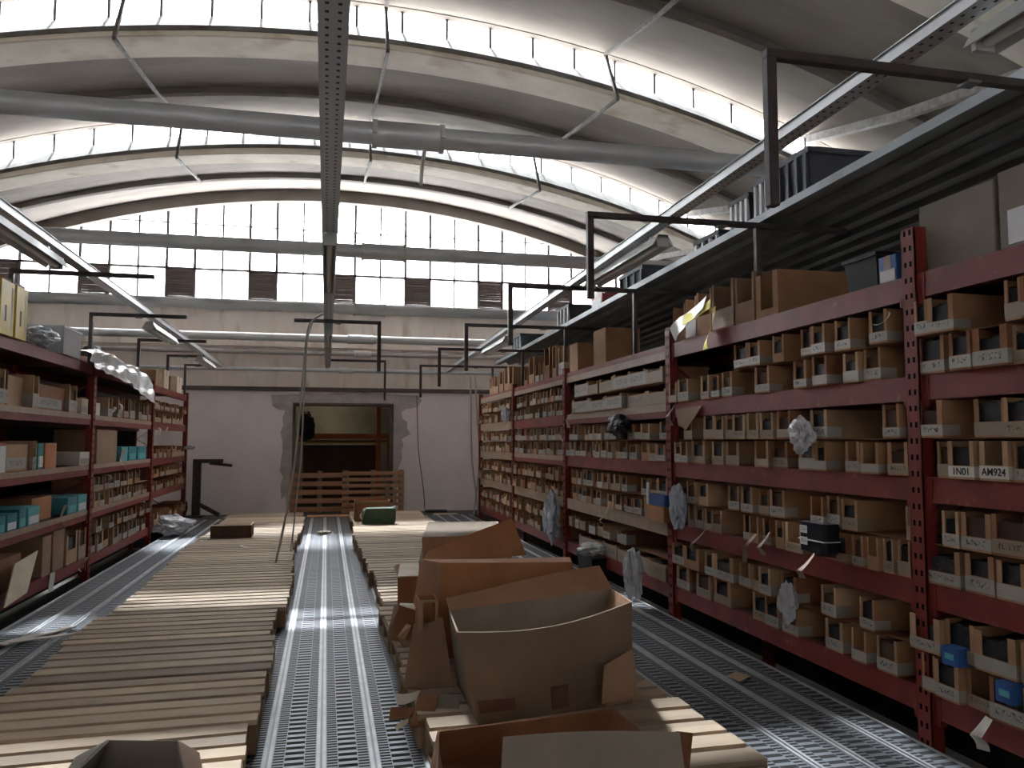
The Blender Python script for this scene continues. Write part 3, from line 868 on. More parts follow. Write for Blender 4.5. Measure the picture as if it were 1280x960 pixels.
def tray(X, y0, y1, z, lab, wid=.085, hh=.05, z1=None):
    z1 = z if z1 is None else z1
    rt = empty('cable_tray', (X, (y0 + y1) / 2, (z + z1) / 2), lab, 'cable tray')
    m = MB()
    def bx(xa, xb, a, b): m.hexa([(xa, y0, z + a), (xb, y0, z + a), (xb, y1, z1 + a), (xa, y1, z1 + a), (xa, y0, z + b), (xb, y0, z + b), (xb, y1, z1 + b), (xa, y1, z1 + b)])
    bx(X - wid / 2, X + wid / 2, 0, .003)
    bx(X - wid / 2, X - wid / 2 + .003, .003, hh); bx(X + wid / 2 - .003, X + wid / 2, .003, hh)
    bx(X - wid / 2 - .010, X - wid / 2, hh - .003, hh); bx(X + wid / 2, X + wid / 2 + .010, hh - .003, hh)
    part(m, 'channel', 'tray', rt)
    part(MB().tube([(X - .015, y0, z + .018), (X - .01, (y0 + y1) / 2, (z + z1) / 2 + .016), (X - .015, y1, z1 + .018)], .012, 6), 'wire', 'black_soft', rt)
    return rt


tray(2.15, .2, 14.6, TZR(.2), 'long grey metal tray running above the right aisle on black arms', z1=TZR(14.6))
tray(-1.87, 2.0, 15.0, TZ, 'long grey metal tray running above the left aisle')
tray(.0, .4, 14.9, TZ, 'perforated grey metal tray running overhead down the middle of the hall', .082, .05)


def lamp(X, y0, y1, z, lab, dx=.0, k=1.0):
    rt = empty('strip_light', (X, (y0 + y1) / 2, z), lab, 'light', 'strip lights under the trays')
    pts = [(-.075, -.02), (-.03, .055), (.03, .055), (.075, -.02), (.066, -.02), (.025, .035), (-.025, .035), (-.066, -.02)]
    pts = [(a * k, b) for a, b in pts]
    m = MB(); n = len(pts)
    vs = [(X + a, y0, z + b) for a, b in pts] + [(X + a, y1, z + b) for a, b in pts]
    m.add(vs, [tuple(range(n)), tuple(range(n, 2 * n))[::-1]] + [((i + 1) % n, i, n + i, n + (i + 1) % n) for i in range(n)])
    m.box(X - .04, X + .04, y0, y0 + .02, z - .03, z + .05); m.box(X - .04, X + .04, y1 - .02, y1, z - .03, z + .05)
    part(m, 'housing', 'lamp_body', rt)
    part(MB().tube([(X, y0 + .03, z - .005), (X, y1 - .03, z - .005)], .019, 12), 'tube', 'lamp_tube', rt)
    for yy in (y0 + .2, y1 - .2): part(MB().box(X - .008 - dx, X + .008 - dx, yy - .015, yy + .015, z + .05, z + .085), 'hanger', 'galv', rt)


lamp(2.22, .75, 2.28, TZR(2) - .09, 'white strip light under the right tray, nearest at the upper right corner')
lamp(2.17, 4.9, 6.4, TZR(5.6) - .09, 'white strip light under the right tray, beside the third black arm')
lamp(2.17, 9.6, 11.1, TZR(10) - .09, 'white strip light under the far end of the right tray')
lamp(-1.84, 4.55, 6.05, 2.58, 'white strip light under the left tray, nearest at the left edge')
lamp(-1.86, 9.1, 10.5, 2.58, 'white strip light under the left tray, beyond its second arm')
lamp(-1.86, 12.6, 13.9, 2.58, 'white strip light under the far end of the left tray')
lamp(.0, 5.0, 6.7, 2.60, 'pale strip light under the middle tray, against the arched window', k=.55)
lamp(.0, 9.3, 10.5, 2.60, 'pale strip light under the middle tray, below the window sill', k=.55)


def arm_set(name, y, x_leg, x_end, z, leg, stub, lab, zb):
    rt = empty(name, (x_end, y, z), lab, 'bracket', 'black arms carrying the trays')
    part(MB().box(x_leg, x_end, y - .02, y + .02, z - .035, z), 'arm', 'black_steel', rt, bevel=.003)
    if leg: part(MB().box(x_leg, x_leg + .04, y - .0199, y + .0199, z - leg, z - .034), 'hanging_leg', 'black_steel', rt, bevel=.003)
    if stub: part(MB().box(stub, stub + .035, y - .018, y + .018, zb, z - .034), 'post', 'black_steel', rt)
    part(MB().box((x_leg + x_end) / 2 - .03, (x_leg + x_end) / 2 + .03, y - .03, y + .03, z - .045, z - .034), 'tray_clip', 'galv_dark', rt)


for y, w_ in zip((.5, 2.62, 4.68, 6.83, 9.02, 11.15, 13.3), ('behind the photo edge', 'first', 'second', 'third', 'fourth', 'fifth', 'sixth')):
    if y < 1: continue
    x1 = 3.4
    arm_set('support_arm', y, 1.60 - .008 * y, x1, TZR(y), .60 if y < 3 else .55, 0 if y < 3 else 2.72, 'black steel arm with hanging leg over the right aisle, %s from the camera' % w_, RT[0])
for y, w_, ll in zip((6.8, 8.95, 11.1, 13.05, 14.6), ORD, (1.0, .9, .8, .5, .4)):
    arm_set('support_arm', y, LX - .04, LX + ll, TZ, 0, LX - .04, 'black steel arm on a post above the left rack, %s from the camera' % w_, LT[0])
arm_set('support_arm', 8.9, -.36, .57, TZ, 0, 0, 'black arm under the middle tray with a leg hanging at its right end', 0)
rt = empty('hanging_bar', (.55, 8.9, TZ), 'thin black bar hanging below the middle tray in front of the end wall', 'bar')
part(MB().box(.53, .57, 8.88, 8.92, TZ - .56, TZ - .036), 'leg', 'black_steel', rt)
rt = empty('hanging_bar', (.93, 13.2, TZ), 'short black bar hanging above the right part of the opening', 'bar')
part(MB().box(.05, .93, 13.18, 13.22, TZ - .035, TZ), 'arm', 'black_steel', rt)
part(MB().box(.90, .935, 13.182, 13.218, TZ - .66, TZ - .036), 'leg', 'black_steel', rt)
# hanging cables
def cable(name, pts, r, m, lab):
    # smooth curve through pts
    P = [Vector(p) for p in pts]; out = []
    for i in range(len(P) - 1):
        p0, p1, p2, p3 = P[max(i - 1, 0)], P[i], P[i + 1], P[min(i + 2, len(P) - 1)]
        for k in range(8):
            t = k / 8
            out.append(.5 * ((2 * p1) + (p2 - p0) * t + (2 * p0 - 5 * p1 + 4 * p2 - p3) * t * t + (3 * p1 - p0 - 3 * p2 + p3) * t ** 3))
    out.append(P[-1])
    return tag(MB().tube(out, r, 8).build(name, m, origin=P[0]), lab, 'cable')


cable('cable', [(-.03, 8.85, 2.76), (-.13, 8.85, 2.70), (-.2, 8.88, 2.62), (-.235, 8.9, 2.4), (-.26, 8.85, 2.0), (-.31, 8.6, 1.2), (-.39, 8.45, .6), (-.47, 8.36, .165)], .012, 'cable_white', 'pale cable hanging from the middle tray down to the left pallets')
cable('cable', [(-.03, 8.95, 2.76), (-.13, 8.95, 2.71), (-.19, 8.95, 2.60), (-.225, 8.95, 2.4), (-.24, 8.9, 2.0), (-.26, 8.75, 1.2), (-.31, 8.85, .6), (-.36, 9.2, .165)], .009, 'cable_white', 'thinner cable hanging beside the pale cable, ending on the pallets')
for px0, px1, lab in ((588, 591, 'thin pale cable hanging beside the far end of the right rack'), (594, 600, 'second pale cable at the far end of the right rack, nearest the bins')):
    a = at(px0, 470, 'y', 14.3); b = at(px1 - 1, 575, 'y', 14.3); c = at(px1 + (6 if px0 < 590 else -9), 640, 'y', 14.6)
    cable('cable', [a, (a + b) / 2, b, Vector((c.x, 14.5, .03))], .014, 'cable_white', lab)
cable('wall_cable', [at(521, 495, 'y', 15.96), at(523, 560, 'y', 15.96), at(529, 610, 'y', 15.96), at(531, 636, 'y', 15.96)], .008, 'trim_dark', 'thin dark wire down the end wall right of the opening')

# ================================================================== DARK DECKING OVER THE RIGHT RACK
dk = empty('metal_decking', (3.6, 6.8, TZ), 'dark corrugated metal decking laid on the arms above the right rack', 'decking')
prof = []
x = 2.76; up = 0
while x < 4.9:
    prof += [(x, .005 + up), (x + .075, .005 + up)]; up = .035 - up; x += .1


def extrude_y(pr, y0, y1):
    n = len(pr); m = MB()
    vs = [(a, y0, TZR(y0) + b) for a, b in pr] + [(a, y1, TZR(y1) + b) for a, b in pr]
    h = n // 2
    fs = [((i + 1) % n, i, n + i, n + (i + 1) % n) for i in range(n)]
    for o in (0, n):
        for i in range(h - 1): fs.append((o + i, o + i + 1, o + n - 2 - i, o + n - 1 - i))
    return m.add(vs, fs)


part(extrude_y(prof + [(a, b + .004) for a, b in prof[::-1]], 1.0, 13.1), 'corrugated_sheet', 'galv_dark', dk)
e = part(extrude_y([(2.745, .002), (2.757, .002), (2.757, .044), (2.745, .052)], 1.0, 13.1), 'edge_strip', 'galv_dull', dk); e['label'] = 'bright galvanised edge strip'


# ================================================================== GENERIC BOXES
def carton(name, x0, x1, y0, y1, z0, z1, m, label, cat='box', group=None, tape='tape_brown', front=None, facex=-1):
    """closed cardboard carton with lid flaps meeting under a strip of tape"""
    rt = empty(name, ((x0 + x1) / 2, (y0 + y1) / 2, z0), label, cat, group)
    part(MB().rbox(x0, x1, y0, y1, z0, z1 - .004, .005), 'body', m, rt)
    ym = (y0 + y1) / 2
    part(MB().box(x0, x1, y0, ym - .002, z1 - .004, z1), 'lid_flap', m, rt); part(MB().box(x0, x1, ym + .002, y1, z1 - .004, z1), 'lid_flap', m, rt)
    if tape:
        part(MB().box(x0 - .001, x1 + .001, ym - .025, ym + .025, z1, z1 + .001).box(x0 - .001, x0, ym - .025, ym + .025, z1 - .09, z1 + .001)
             .box(x1, x1 + .001, ym - .025, ym + .025, z1 - .09, z1 + .001), 'tape', tape, rt)
    if front:
        xf = x0 if facex < 0 else x1
        part(MB().box(xf - .002, xf + .002, y0 + .1 * (y1 - y0), y1 - .1 * (y1 - y0), z0 + .08 * (z1 - z0), z0 + .5 * (z1 - z0)), 'label', front, rt)
    return rt


def open_carton(name, base, top, m, label, cat='box', flaps=(), inner=None, group=None, t=.006, sag=None):
    """base / top: four corners each, ccw from front-left; flaps: (edge index, tip a, tip b, material)"""
    base = [Vector(p) for p in base]; top = [Vector(p) for p in top]
    c = sum(base, Vector()) / 4
    rt = empty(name, c, label, cat, group)
    mb = MB()
    mb.quad(base[0], base[1], base[2], base[3], t)
    part(mb, 'bottom', m, rt)
    for i in range(4):
        j = (i + 1) % 4
        o = part(MB().quad(base[i], base[j], top[j], top[i], t, 8, 4, sag.get(i) if sag else None), 'side_panel', (inner or {}).get(i, m), rt)
    for (i, a, b, fm) in flaps:
        j = (i + 1) % 4
        a, b = Vector(a), Vector(b)
        part(MB().quad(top[i], top[j], b, a, t * .8, 6, 3, lambda u, v: (0, .012 * math.sin(u * 5) * v, .01 * math.sin(u * 3 + 1) * v)), 'flap', fm or m, rt)
    return rt


def crumple(name, loc, size, m, label, cat, seed, amp=.35, freq=1.9, sub=4, group=None):
    """a scrunched bag or wrapped bundle"""
    import bmesh
    bm = bmesh.new(); bmesh.ops.create_icosphere(bm, subdivisions=sub, radius=1)
    off = Vector((seed * 3.1, seed * 7.7, seed))
    zmin = 9
    for v in bm.verts:
        n = noise.noise(v.co * freq + off); n2 = abs(noise.noise(v.co * freq * 2.7 + off)); d = 1 + amp * .7 * n - amp * .6 * n2
        v.co = Vector((v.co.x * size[0] * d, v.co.y * size[1] * d, v.co.z * size[2] * d)); zmin = min(zmin, v.co.z)
    for v in bm.verts:
        v.co.z -= zmin
        if v.co.z < .012: v.co.z = 0
    me = bpy.data.meshes.new(name); bm.to_mesh(me); bm.free(); me.materials.append(MATS[m])
    o = bpy.data.objects.new(name, me); COL.objects.link(o); o.location = loc
    return tag(o, label, cat, group)


def strip(name, p0, p1, w, m, label, axis=(0, 1, 0), curl=.03, cat='tape', group=None, nu=2, nv=10, twist=.45):
    """loose strip of tape or paper from p0 down to p1"""
    p0, p1 = Vector(p0), Vector(p1); a = Vector(axis).normalized() * w / 2
    ph = (p0.x * 13 + p0.y * 7) % 3
    def fn(u, v):
        p = p0.lerp(p1, v); tw = twist * math.sin(v * 2.2 + ph)
        return p + (a * math.cos(tw) + Vector((w / 2 * math.sin(tw), 0, 0))) * (u * 2 - 1) + Vector((math.sin(v * 5 + ph) * curl, 0, math.sin(v * 7 + ph) * curl * .4))
    o = MB().sheet(fn, nu, nv, .0015).build(name, m, origin=p0, smooth=True)
    return tag(o, label, cat, group)


# ================================================================== PALLETS
def pallet_proto(name, label, boards, red=False):
    rt = empty(name, (0, 0, 0), label, 'pallet', 'wooden pallets laid on the deck')
    L_, Wd = 1.2, .8
    m = MB(); n = boards; bw = Wd / n
    r2 = random.Random(boards)
    for i in range(n):
        y0 = -Wd / 2 + i * bw + r2.uniform(.008, .014); y1 = y0 + bw - r2.uniform(.030, .046)
        e = r2.uniform(-.012, .012)
        m.box(-L_ / 2 + e, L_ / 2 + e, y0, y1, .122, .144)
    m.build('top_deck', 'pallet_wood', rt)
    for i in range(3):
        x = (-.55, 0, .55)[i]
        b = MB().box(x - .05, x + .05, -.40, .40, .10, .122); b.box(x - .05, x + .05, -.4, .4, .0, .022)
        for yy in (-.35, 0, .35): b.box(x - .05, x + .05, yy - .05, yy + .05, .022, .10)
        b.build('bearer', 'pallet_side', rt)
    return rt


protos = [pallet_proto('wooden_pallet', 'x', n) for n in (6, 6, 5)]
used = [False] * 3


def put_pallet(k, x, y, rz, label, z=0.0075, rx=0, sx=1.0):
    src = protos[k]
    if not used[k]: o = src; used[k] = True
    else:
        o = src.copy(); COL.objects.link(o)
        for ch in list(src.children):
            c = ch.copy(); c.parent = o; COL.objects.link(c)
    o.location = (x, y, z); o.rotation_euler = (rx, 0, rz); o['label'] = label
    return o


rp = random.Random(5)
y = 3.30; i = 0
while y < 14.3:
    put_pallet(i % 3, -.90 + rp.uniform(-.03, .03) + (-.03 if y > 9 else 0), y, R(rp.uniform(-1.3, 1.3) + (2 if i == 0 else 0)),
               'flat wooden pallet in the left row, %s from the camera' % ORD[i + 1])
    y += .815; i += 1
y = 2.415; i = 0
while y < 14.0:
    put_pallet((i + 1) % 3, 1.02 + rp.uniform(-.03, .03) - (.03 if y > 9 else 0), y, R(rp.uniform(-1.3, 1.3)), 'flat wooden pallet in the right row, %s from the camera' % ORD[i])
    y += .815; i += 1


def upright_pallet(x0, x1, y, h, n, label, m):
    rt = empty('upright_pallet', ((x0 + x1) / 2, y, 0), label, 'pallet')
    b = MB()
    for q in range(n):
        z0 = .0 + q * h / n; z1 = z0 + h / n * .58
        b.box(x0, x1, y - .10, y - .078, z0 + h / n * .2, z1 + h / n * .2)
    part(b, 'slats', m, rt)
    for xx in (x0 + .05, (x0 + x1) / 2, x1 - .05): part(MB().box(xx - .045, xx + .045, y - .077, y, 0, h), 'bearer', 'pallet_side', rt)
    return rt


upright_pallet(-.66, .44, 15.84, .80, 5, 'wooden pallet standing on edge in the left of the opening', 'pallet_wood_red')
upright_pallet(.30, 1.46, 15.58, .82, 7, 'reddish wooden pallet standing on edge in front, right of the opening', 'pallet_wood_red')
tag(MB().box(1.10, 1.19, 15.43, 15.45, .0, .56).box(1.06, 1.22, 15.42, 15.47, 0, .03).build('plank', 'pallet_side', origin=(1.15, 15.44, 0)), 'short plank leaning upright against the reddish standing pallet', 'plank')
# ================================================================== THE PILE OF BIG CARTONS ON THE RIGHT PALLETS
PT = .153                                            # top of the pallets


def A_(px, py, y): return at(px, py, 'y', y)


# big grey-brown carton in front, backlit sides and lit inner back put into colour
b0, b1 = Vector((.655, 3.46, PT)), Vector((1.40, 3.58, PT))
b3, b2 = Vector((.66, 4.06, PT)), Vector((1.40, 4.12, PT))
tA = A_(572, 790, 3.36); tB = A_(789, 752, 3.5); tC = A_(765, 736, 4.14); tD = A_(562, 763, 4.08)
rt = open_carton('large_carton', [b0, b1, b2, b3], [tA, tB, tC, tD], 'card_shaded',
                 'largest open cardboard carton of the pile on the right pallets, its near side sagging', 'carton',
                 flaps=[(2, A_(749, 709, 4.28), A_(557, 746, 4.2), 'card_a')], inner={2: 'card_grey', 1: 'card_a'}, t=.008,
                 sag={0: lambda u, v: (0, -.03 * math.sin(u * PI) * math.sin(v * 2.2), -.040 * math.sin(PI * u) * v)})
# flap folded out at its lower right corner, strips of brown tape on its near side
part(MB().quad(A_(789, 812, 3.49), A_(793, 822, 3.50), A_(795, 872, 3.52), A_(757, 884, 3.40), .006, 4, 4).quad(A_(755, 832, 3.44), A_(789, 812, 3.47), A_(795, 868, 3.45), A_(752, 880, 3.38), .006, 4, 4), 'torn_flap', 'card_tan', rt)


def on_front(u, v):      # point just in front of the near side
    p = b0.lerp(b1, u).lerp(tA.lerp(tB, u), v)
    return p + Vector((0, -.03 * math.sin(u * PI) * math.sin(v * 2.2) - .006, -.040 * math.sin(PI * u) * v))


for (u0, u1, v0, v1) in ((.46, .57, .06, .34), (.02, .24, .12, .26)):
    part(MB().sheet(lambda u, v: on_front(u0 + (u1 - u0) * u, v0 + (v1 - v0) * v), 6, 6, .0015), 'tape', 'tape_brown', rt)
# carton behind it, with the lit orange face
f0, f1 = A_(556, 800, 4.5), A_(716, 800, 4.62)
bb = [Vector((.60, 4.52, PT)), Vector((1.50, 4.60, PT)), Vector((1.52, 5.25, PT)), Vector((.53, 5.2, PT))]
tt = [A_(553, 704, 4.5), A_(714, 703, 4.6), A_(712, 697, 5.25), A_(527, 700, 5.2)]
rt = open_carton('large_carton', bb, tt, 'card_orange', 'orange-brown carton with a high back flap, behind the largest carton', 'carton',
                 t=.008)
part(MB().quad(A_(529, 701, 5.2), A_(658, 694, 5.22), A_(640, 648, 5.45), A_(534, 690, 5.3), .006, 6, 4, lambda u, v: (0, .02 * math.sin(u * 3) * v, 0)), 'flap', 'card_orange', rt)
part(MB().quad(tt[0], tt[1], tt[2], tt[3], .006), 'lid_flap', 'card_orange', rt)
# loose flat sheet leaning on its left side
rt = empty('cardboard_sheet', A_(535, 862, 4.2), 'torn flat cardboard sheet leaning against the left side of the largest carton', 'cardboard')
part(MB().quad(A_(504, 861, 4.02), A_(567, 866, 4.0), A_(553, 772, 4.3), A_(518, 782, 4.34), .006, 6, 6, lambda u, v: (0, .02 * math.sin(u * 3 + v * 2), .008 * math.sin(u * 9))), 'sheet', 'card_tan', rt)
part(MB().quad(A_(505, 862, 4.01), A_(560, 865, 3.99), A_(556, 874, 4.03), A_(520, 872, 4.05), .005), 'folded_edge', 'card_a', rt)
# long carton lying behind, its colour darkened to keep it out of the sun
bb = [Vector((.78, 6.45, PT)), Vector((1.55, 6.45, PT)), Vector((1.58, 7.3, PT)), Vector((.80, 7.3, PT))]
tt = [A_(528, 672, 6.45), A_(632, 668, 6.45), A_(622, 652, 7.3), A_(536, 653, 7.3)]
rt = open_carton('large_carton', bb, tt, 'card_shaded', 'flat grey-brown carton at the back of the pile, half hidden by the orange flap', 'carton', t=.007, inner={0: 'card_a'})
part(MB().quad(tt[0], tt[1], tt[2], tt[3], .006), 'lid_flap', 'card_shaded', rt)
# the cut-down carton at the bottom edge
bb = [Vector((.44, 2.50, PT)), Vector((1.10, 2.46, PT)), Vector((1.03, 3.02, PT)), Vector((.40, 3.06, PT))]
tt = [A_(546, 962, 2.50), A_(858, 962, 2.5), A_(768, 886, 3.0), A_(548, 914, 3.04)]
rt = open_carton('large_carton', bb, tt, 'card_c', 'open brown carton at the bottom edge, in front of the largest carton', 'carton', t=.008)
part(MB().quad(A_(625, 990, 2.40), A_(858, 990, 2.46), A_(848, 914, 2.52), A_(629, 921, 2.46), .006, 6, 4, lambda u, v: (0, .01 * math.sin(u * 4), .006 * math.sin(u * 3.1) * v)), 'flap', 'card_grey', rt)
part(MB().quad(A_(858, 990, 2.46), A_(855, 975, 2.62), A_(865, 916, 2.66), A_(846, 914, 2.52), .006), 'flap', 'card_c', rt)
# small cartons and torn pieces on the left of the pile
rt = empty('small_carton', (.60, 5.8, PT), 'small brown carton with a pale lid at the left of the pile', 'carton')
p0, p1 = A_(497, 752, 5.72), A_(524, 753, 5.72); q0, q1 = A_(497, 722, 5.72), A_(523, 721, 5.72); r0, r1 = A_(500, 706, 6.15), A_(524, 706, 6.15)
m = MB().hexa([Vector((p0.x, p0.y, PT)), Vector((p1.x, p1.y, PT)), Vector((r1.x, r1.y, PT)), Vector((r0.x, r0.y, PT)), q0, q1, r1, r0])
part(m, 'body', 'card_c', rt)
u_ = Vector((0, 0, .006))
part(MB().quad(q0 + u_, q1 + u_, r1 + u_, r0 + u_, .004), 'lid_flap', 'cream_paper', rt)
part(MB().quad(q0 + u_, r0 + u_, A_(493, 712, 6.1), A_(492, 708, 5.9), .004), 'lid_flap', 'card_b', rt)
rt = empty('small_carton', (.44, 4.38, PT), 'narrow upright open carton with pale edges, beside the orange-brown carton', 'carton')
YN = 4.30
c = [A_(523, 800, YN), A_(547, 800, YN)]
x0, x1 = c[0].x, c[1].x; zt = A_(535, 750, YN).z
m = MB().box(x0, x1, YN + .16, YN + .166, PT, zt).box(x0, x0 + .006, YN, YN + .16, PT, zt).box(x1 - .006, x1, YN, YN + .16, PT, zt).box(x0, x1, YN, YN + .166, PT, PT + .006)
part(m, 'body', 'card_orange', rt)
part(MB().box(x0, x0 + .022, YN - .006, YN, PT, zt).box(x1 - .014, x1, YN - .006, YN, PT, zt).box(x0, x1, YN - .006, YN, zt - .012, zt), 'front_edge', 'card_b', rt)
rt = empty('small_carton', (.5, 4.95, PT), 'torn open carton with flaps hanging out over the pallet edge', 'carton')
part(MB().quad(A_(489, 800, 5.0), A_(522, 806, 4.9), A_(522, 765, 5.0), A_(499, 756, 5.1), .005), 'inside_panel', 'card_c', rt)
part(MB().quad(A_(499, 757, 5.1), A_(523, 763, 5.08), A_(523, 755, 5.2), A_(500, 754, 5.24), .004), 'lid_flap', 'cream_paper', rt)
part(MB().quad(A_(497, 796, 4.86), A_(506, 800, 4.85), A_(514, 782, 4.9), A_(508, 780, 4.95), .004), 'flap', 'card_b', rt)
part(MB().quad(A_(485, 790, 5.08), A_(491, 798, 5.04), A_(500, 757, 5.12), A_(493, 757, 5.2), .004), 'side_panel', 'card_tan', rt)
part(MB().quad(A_(497, 797, 4.85), A_(520, 803, 4.84), A_(521, 830, 4.8), A_(512, 826, 4.84), .004), 'flap', 'card_tan', rt)
rt = empty('cardboard_scrap', A_(520, 890, 3.7), 'torn brown cardboard scraps hanging over the pallet edge left of the largest carton', 'cardboard')
m = MB().quad(A_(512, 908, 3.62), A_(540, 910, 3.6), A_(548, 868, 3.75), A_(524, 868, 3.8), .005, 3, 3).quad(A_(486, 900, 3.66), A_(510, 898, 3.66), A_(520, 884, 3.74), A_(488, 884, 3.72), .004, 3, 3)
part(m, 'panel', 'card_c', rt)
part(MB().quad(A_(546, 868, 3.78), A_(572, 868, 3.74), A_(578, 906, 3.62), A_(542, 908, 3.64), .004, 3, 3), 'panel', 'card_grey', rt)
strip('paper_scrap', A_(520, 870, 3.74), A_(495, 876, 3.7), .045, 'white_paper', 'crumpled white paper scrap left of the torn sheet', (0, .3, 1), .01, 'paper')
strip('paper_scrap', A_(510, 901, 3.6), A_(493, 911, 3.6), .02, 'cream_paper', 'narrow pale paper scrap hanging low beside the brown cardboard scraps', (0, .3, 1), .006, 'paper')
# open box at the bottom left
bb = [Vector((-.78, 2.22, PT)), Vector((-.42, 2.2, PT)), Vector((-.44, 2.72, PT)), Vector((-.76, 2.72, PT))]
tt = [A_(84, 975, 2.35), A_(236, 985, 2.3), A_(222, 926, 2.74), A_(136, 925, 2.74)]
o = open_carton('small_carton', bb, tt, 'card_grey', 'open grey-brown carton at the bottom left, on the nearest left pallet', 'carton',
                flaps=[(1, A_(252, 980, 2.38), A_(250, 937, 2.66), 'card_tan'), (3, A_(96, 950, 2.7), A_(82, 965, 2.45), 'card_grey')], t=.006)
put_pallet(1, -.86, 2.46, R(3), 'flat wooden pallet in the left row, nearest, under the open grey-brown carton')

# ------------------------------------------------------------------ things on the far pallets and the deck
rt = empty('card_box', (.62, 12.6, PT), 'shallow brown cardboard box on the far right pallets, behind the green case', 'box')
x0, x1 = A_(443, 640, 12.7).x, A_(486, 640, 12.7).x; zt = A_(460, 625, 12.7).z
m = MB().box(x0, x1, 12.5, 12.51, PT, zt).box(x0, x1, 12.9, 12.91, PT, zt).box(x0, x0 + .01, 12.5, 12.91, PT, zt).box(x1 - .01, x1, 12.5, 12.91, PT, zt).box(x0, x1, 12.5, 12.91, PT, PT + .01)
part(m, 'body', 'card_orange', rt)
part(MB().box(x0 + .01, x1 - .01, 12.49, 12.499, zt - .035, zt - .005), 'rim', 'card_b', rt)
rt = empty('tool_case', (.8, 12.1, PT), 'dark green case with pale handle end on the far right pallets', 'case')
x0, x1 = A_(453, 650, 12.1).x, A_(494, 650, 12.1).x; zt = A_(470, 636, 12.1).z
part(MB().prism_xz([(x0, PT), (x1 - .02, PT), (x1, PT + .05), (x1, zt - .02), (x1 - .01, zt - .006), (x0 + .04, zt - .006), (x0, PT + .09)], 12.0, 12.26), 'body', 'green', rt)
part(MB().prism_xz([(x0 + .035, zt - .006), (x1 - .005, zt - .006), (x1 - .015, zt + .012), (x0 + .06, zt + .012)], 11.99, 12.27), 'lid', 'green', rt)
part(MB().tube([(x0 + .01, 12.13, PT + .06), (x0 - .03, 12.13, PT + .09), (x0 - .025, 12.13, PT + .13), (x0 + .03, 12.13, zt)], .012, 8), 'handle', 'white_plastic', rt)
part(MB().tube([(x1 - .05, 12.13, zt + .014), (x1, 12.13, zt + .03), (x1 + .03, 12.13, zt - .02)], .01, 8), 'handle', 'white_plastic', rt)
rt = empty('dark_box', (-1.1, 10.8, PT), 'low dark open box with lit edges on the far left pallets', 'box')
x0, x1 = A_(263, 672, 10.75).x, A_(314, 672, 10.75).x; zt = A_(290, 657, 10.75).z
m = MB().box(x0, x1, 10.72, 10.735, PT, zt).box(x0, x1, 11.1, 11.115, PT, zt - .02).box(x0, x0 + .012, 10.72, 11.1, PT, zt).box(x1 - .012, x1, 10.72, 11.1, PT, zt).box(x0, x1, 10.72, 11.1, PT, PT + .01)
part(m, 'body', 'card_dark', rt)
part(MB().box(x0 - .004, x1 + .004, 10.715, 10.74, zt, zt + .012).box(x1 - .012, x1 + .004, 10.74, 11.1, zt, zt + .012), 'rim', 'cream_paper', rt)  # pale rim: sunlight on the top edges put into the colour
for i, (a, b, w_) in enumerate((((0, 806), (92, 783), .10), ((12, 803), (108, 790), .06))):
    p, q = at(*a, 'z', .02 + .012 * i), at(*b, 'z', .02 + .012 * i)
    n = (q - p).cross(Vector((0, 0, 1))).normalized() * w_ / 2; u = Vector((0, 0, .006))
    z_ = Vector((0, 0, .012 * i - .012 * (i == 0) * 0))
    o = MB().quad(p - n, q - n * .6, q + n * .6, p + n, .008, 6, 1).build('packing_strip', 'white_paper', origin=p)
    tag(o, ('wide pale packing strip lying on the left deck', 'narrow pale packing strip lying on top of the wide one, left deck')[i], 'strip')
tag(MB().quad(at(908, 845, 'z', .012), at(925, 852, 'z', .012), at(938, 845, 'z', .012), at(920, 840, 'z', .012), .004).build('cardboard_scrap', 'card_b', origin=at(920, 845, 'z', .012)), 'small flat piece of cardboard lying alone on the right deck', 'cardboard')
crumple('plastic_bag', at(222, 668, 'z', .012) + Vector((-.1, 0, 0)), (.32, .45, .14), 'film', 'crumpled grey plastic heap on the deck at the far end of the left rack', 'bag', 3, .5)
crumple('rubbish', at(405, 668, 'z', .008), (.10, .05, .025), 'cream_paper', 'small crumpled rubbish on the middle deck strip', 'rubbish', 9, .6)
strip('paper_scrap', at(258, 676, 'z', .165), at(252, 676, 'z', .165), .05, 'white_paper', 'small white paper scrap left of the low dark box', (0, 1, 0), .01, 'paper')
strip('paper_scrap', at(300, 682, 'z', .165), at(318, 686, 'z', .165), .04, 'white_paper', 'small white paper scrap on the left pallets below the low dark box', (0, 1, 0), .008, 'paper')
# small sheets on the floor by the wall
tag(MB().box(1.9, 2.3, 15.5, 15.8, 0, .03).build('floor_plate', 'dark_grey', origin=(2.1, 15.6, 0)), 'dark flat plate on the floor against the end wall, right side', 'plate')
tag(MB().quad((1.95, 14.95, .004), (2.45, 14.95, .004), (2.4, 15.2, .004), (2.0, 15.2, .004), .006).build('cardboard_scrap', 'cream_paper', origin=(2.2, 15, 0)), 'pale flat sheet on the floor at the far end of the right deck', 'cardboard')
tag(MB().box(-.32, .50, 14.92, 15.35, -.011, .012).build('door_mat', 'pallet_wood_red', origin=(.1, 15.1, 0)), 'reddish board on the floor at the end of the middle deck strip', 'board')
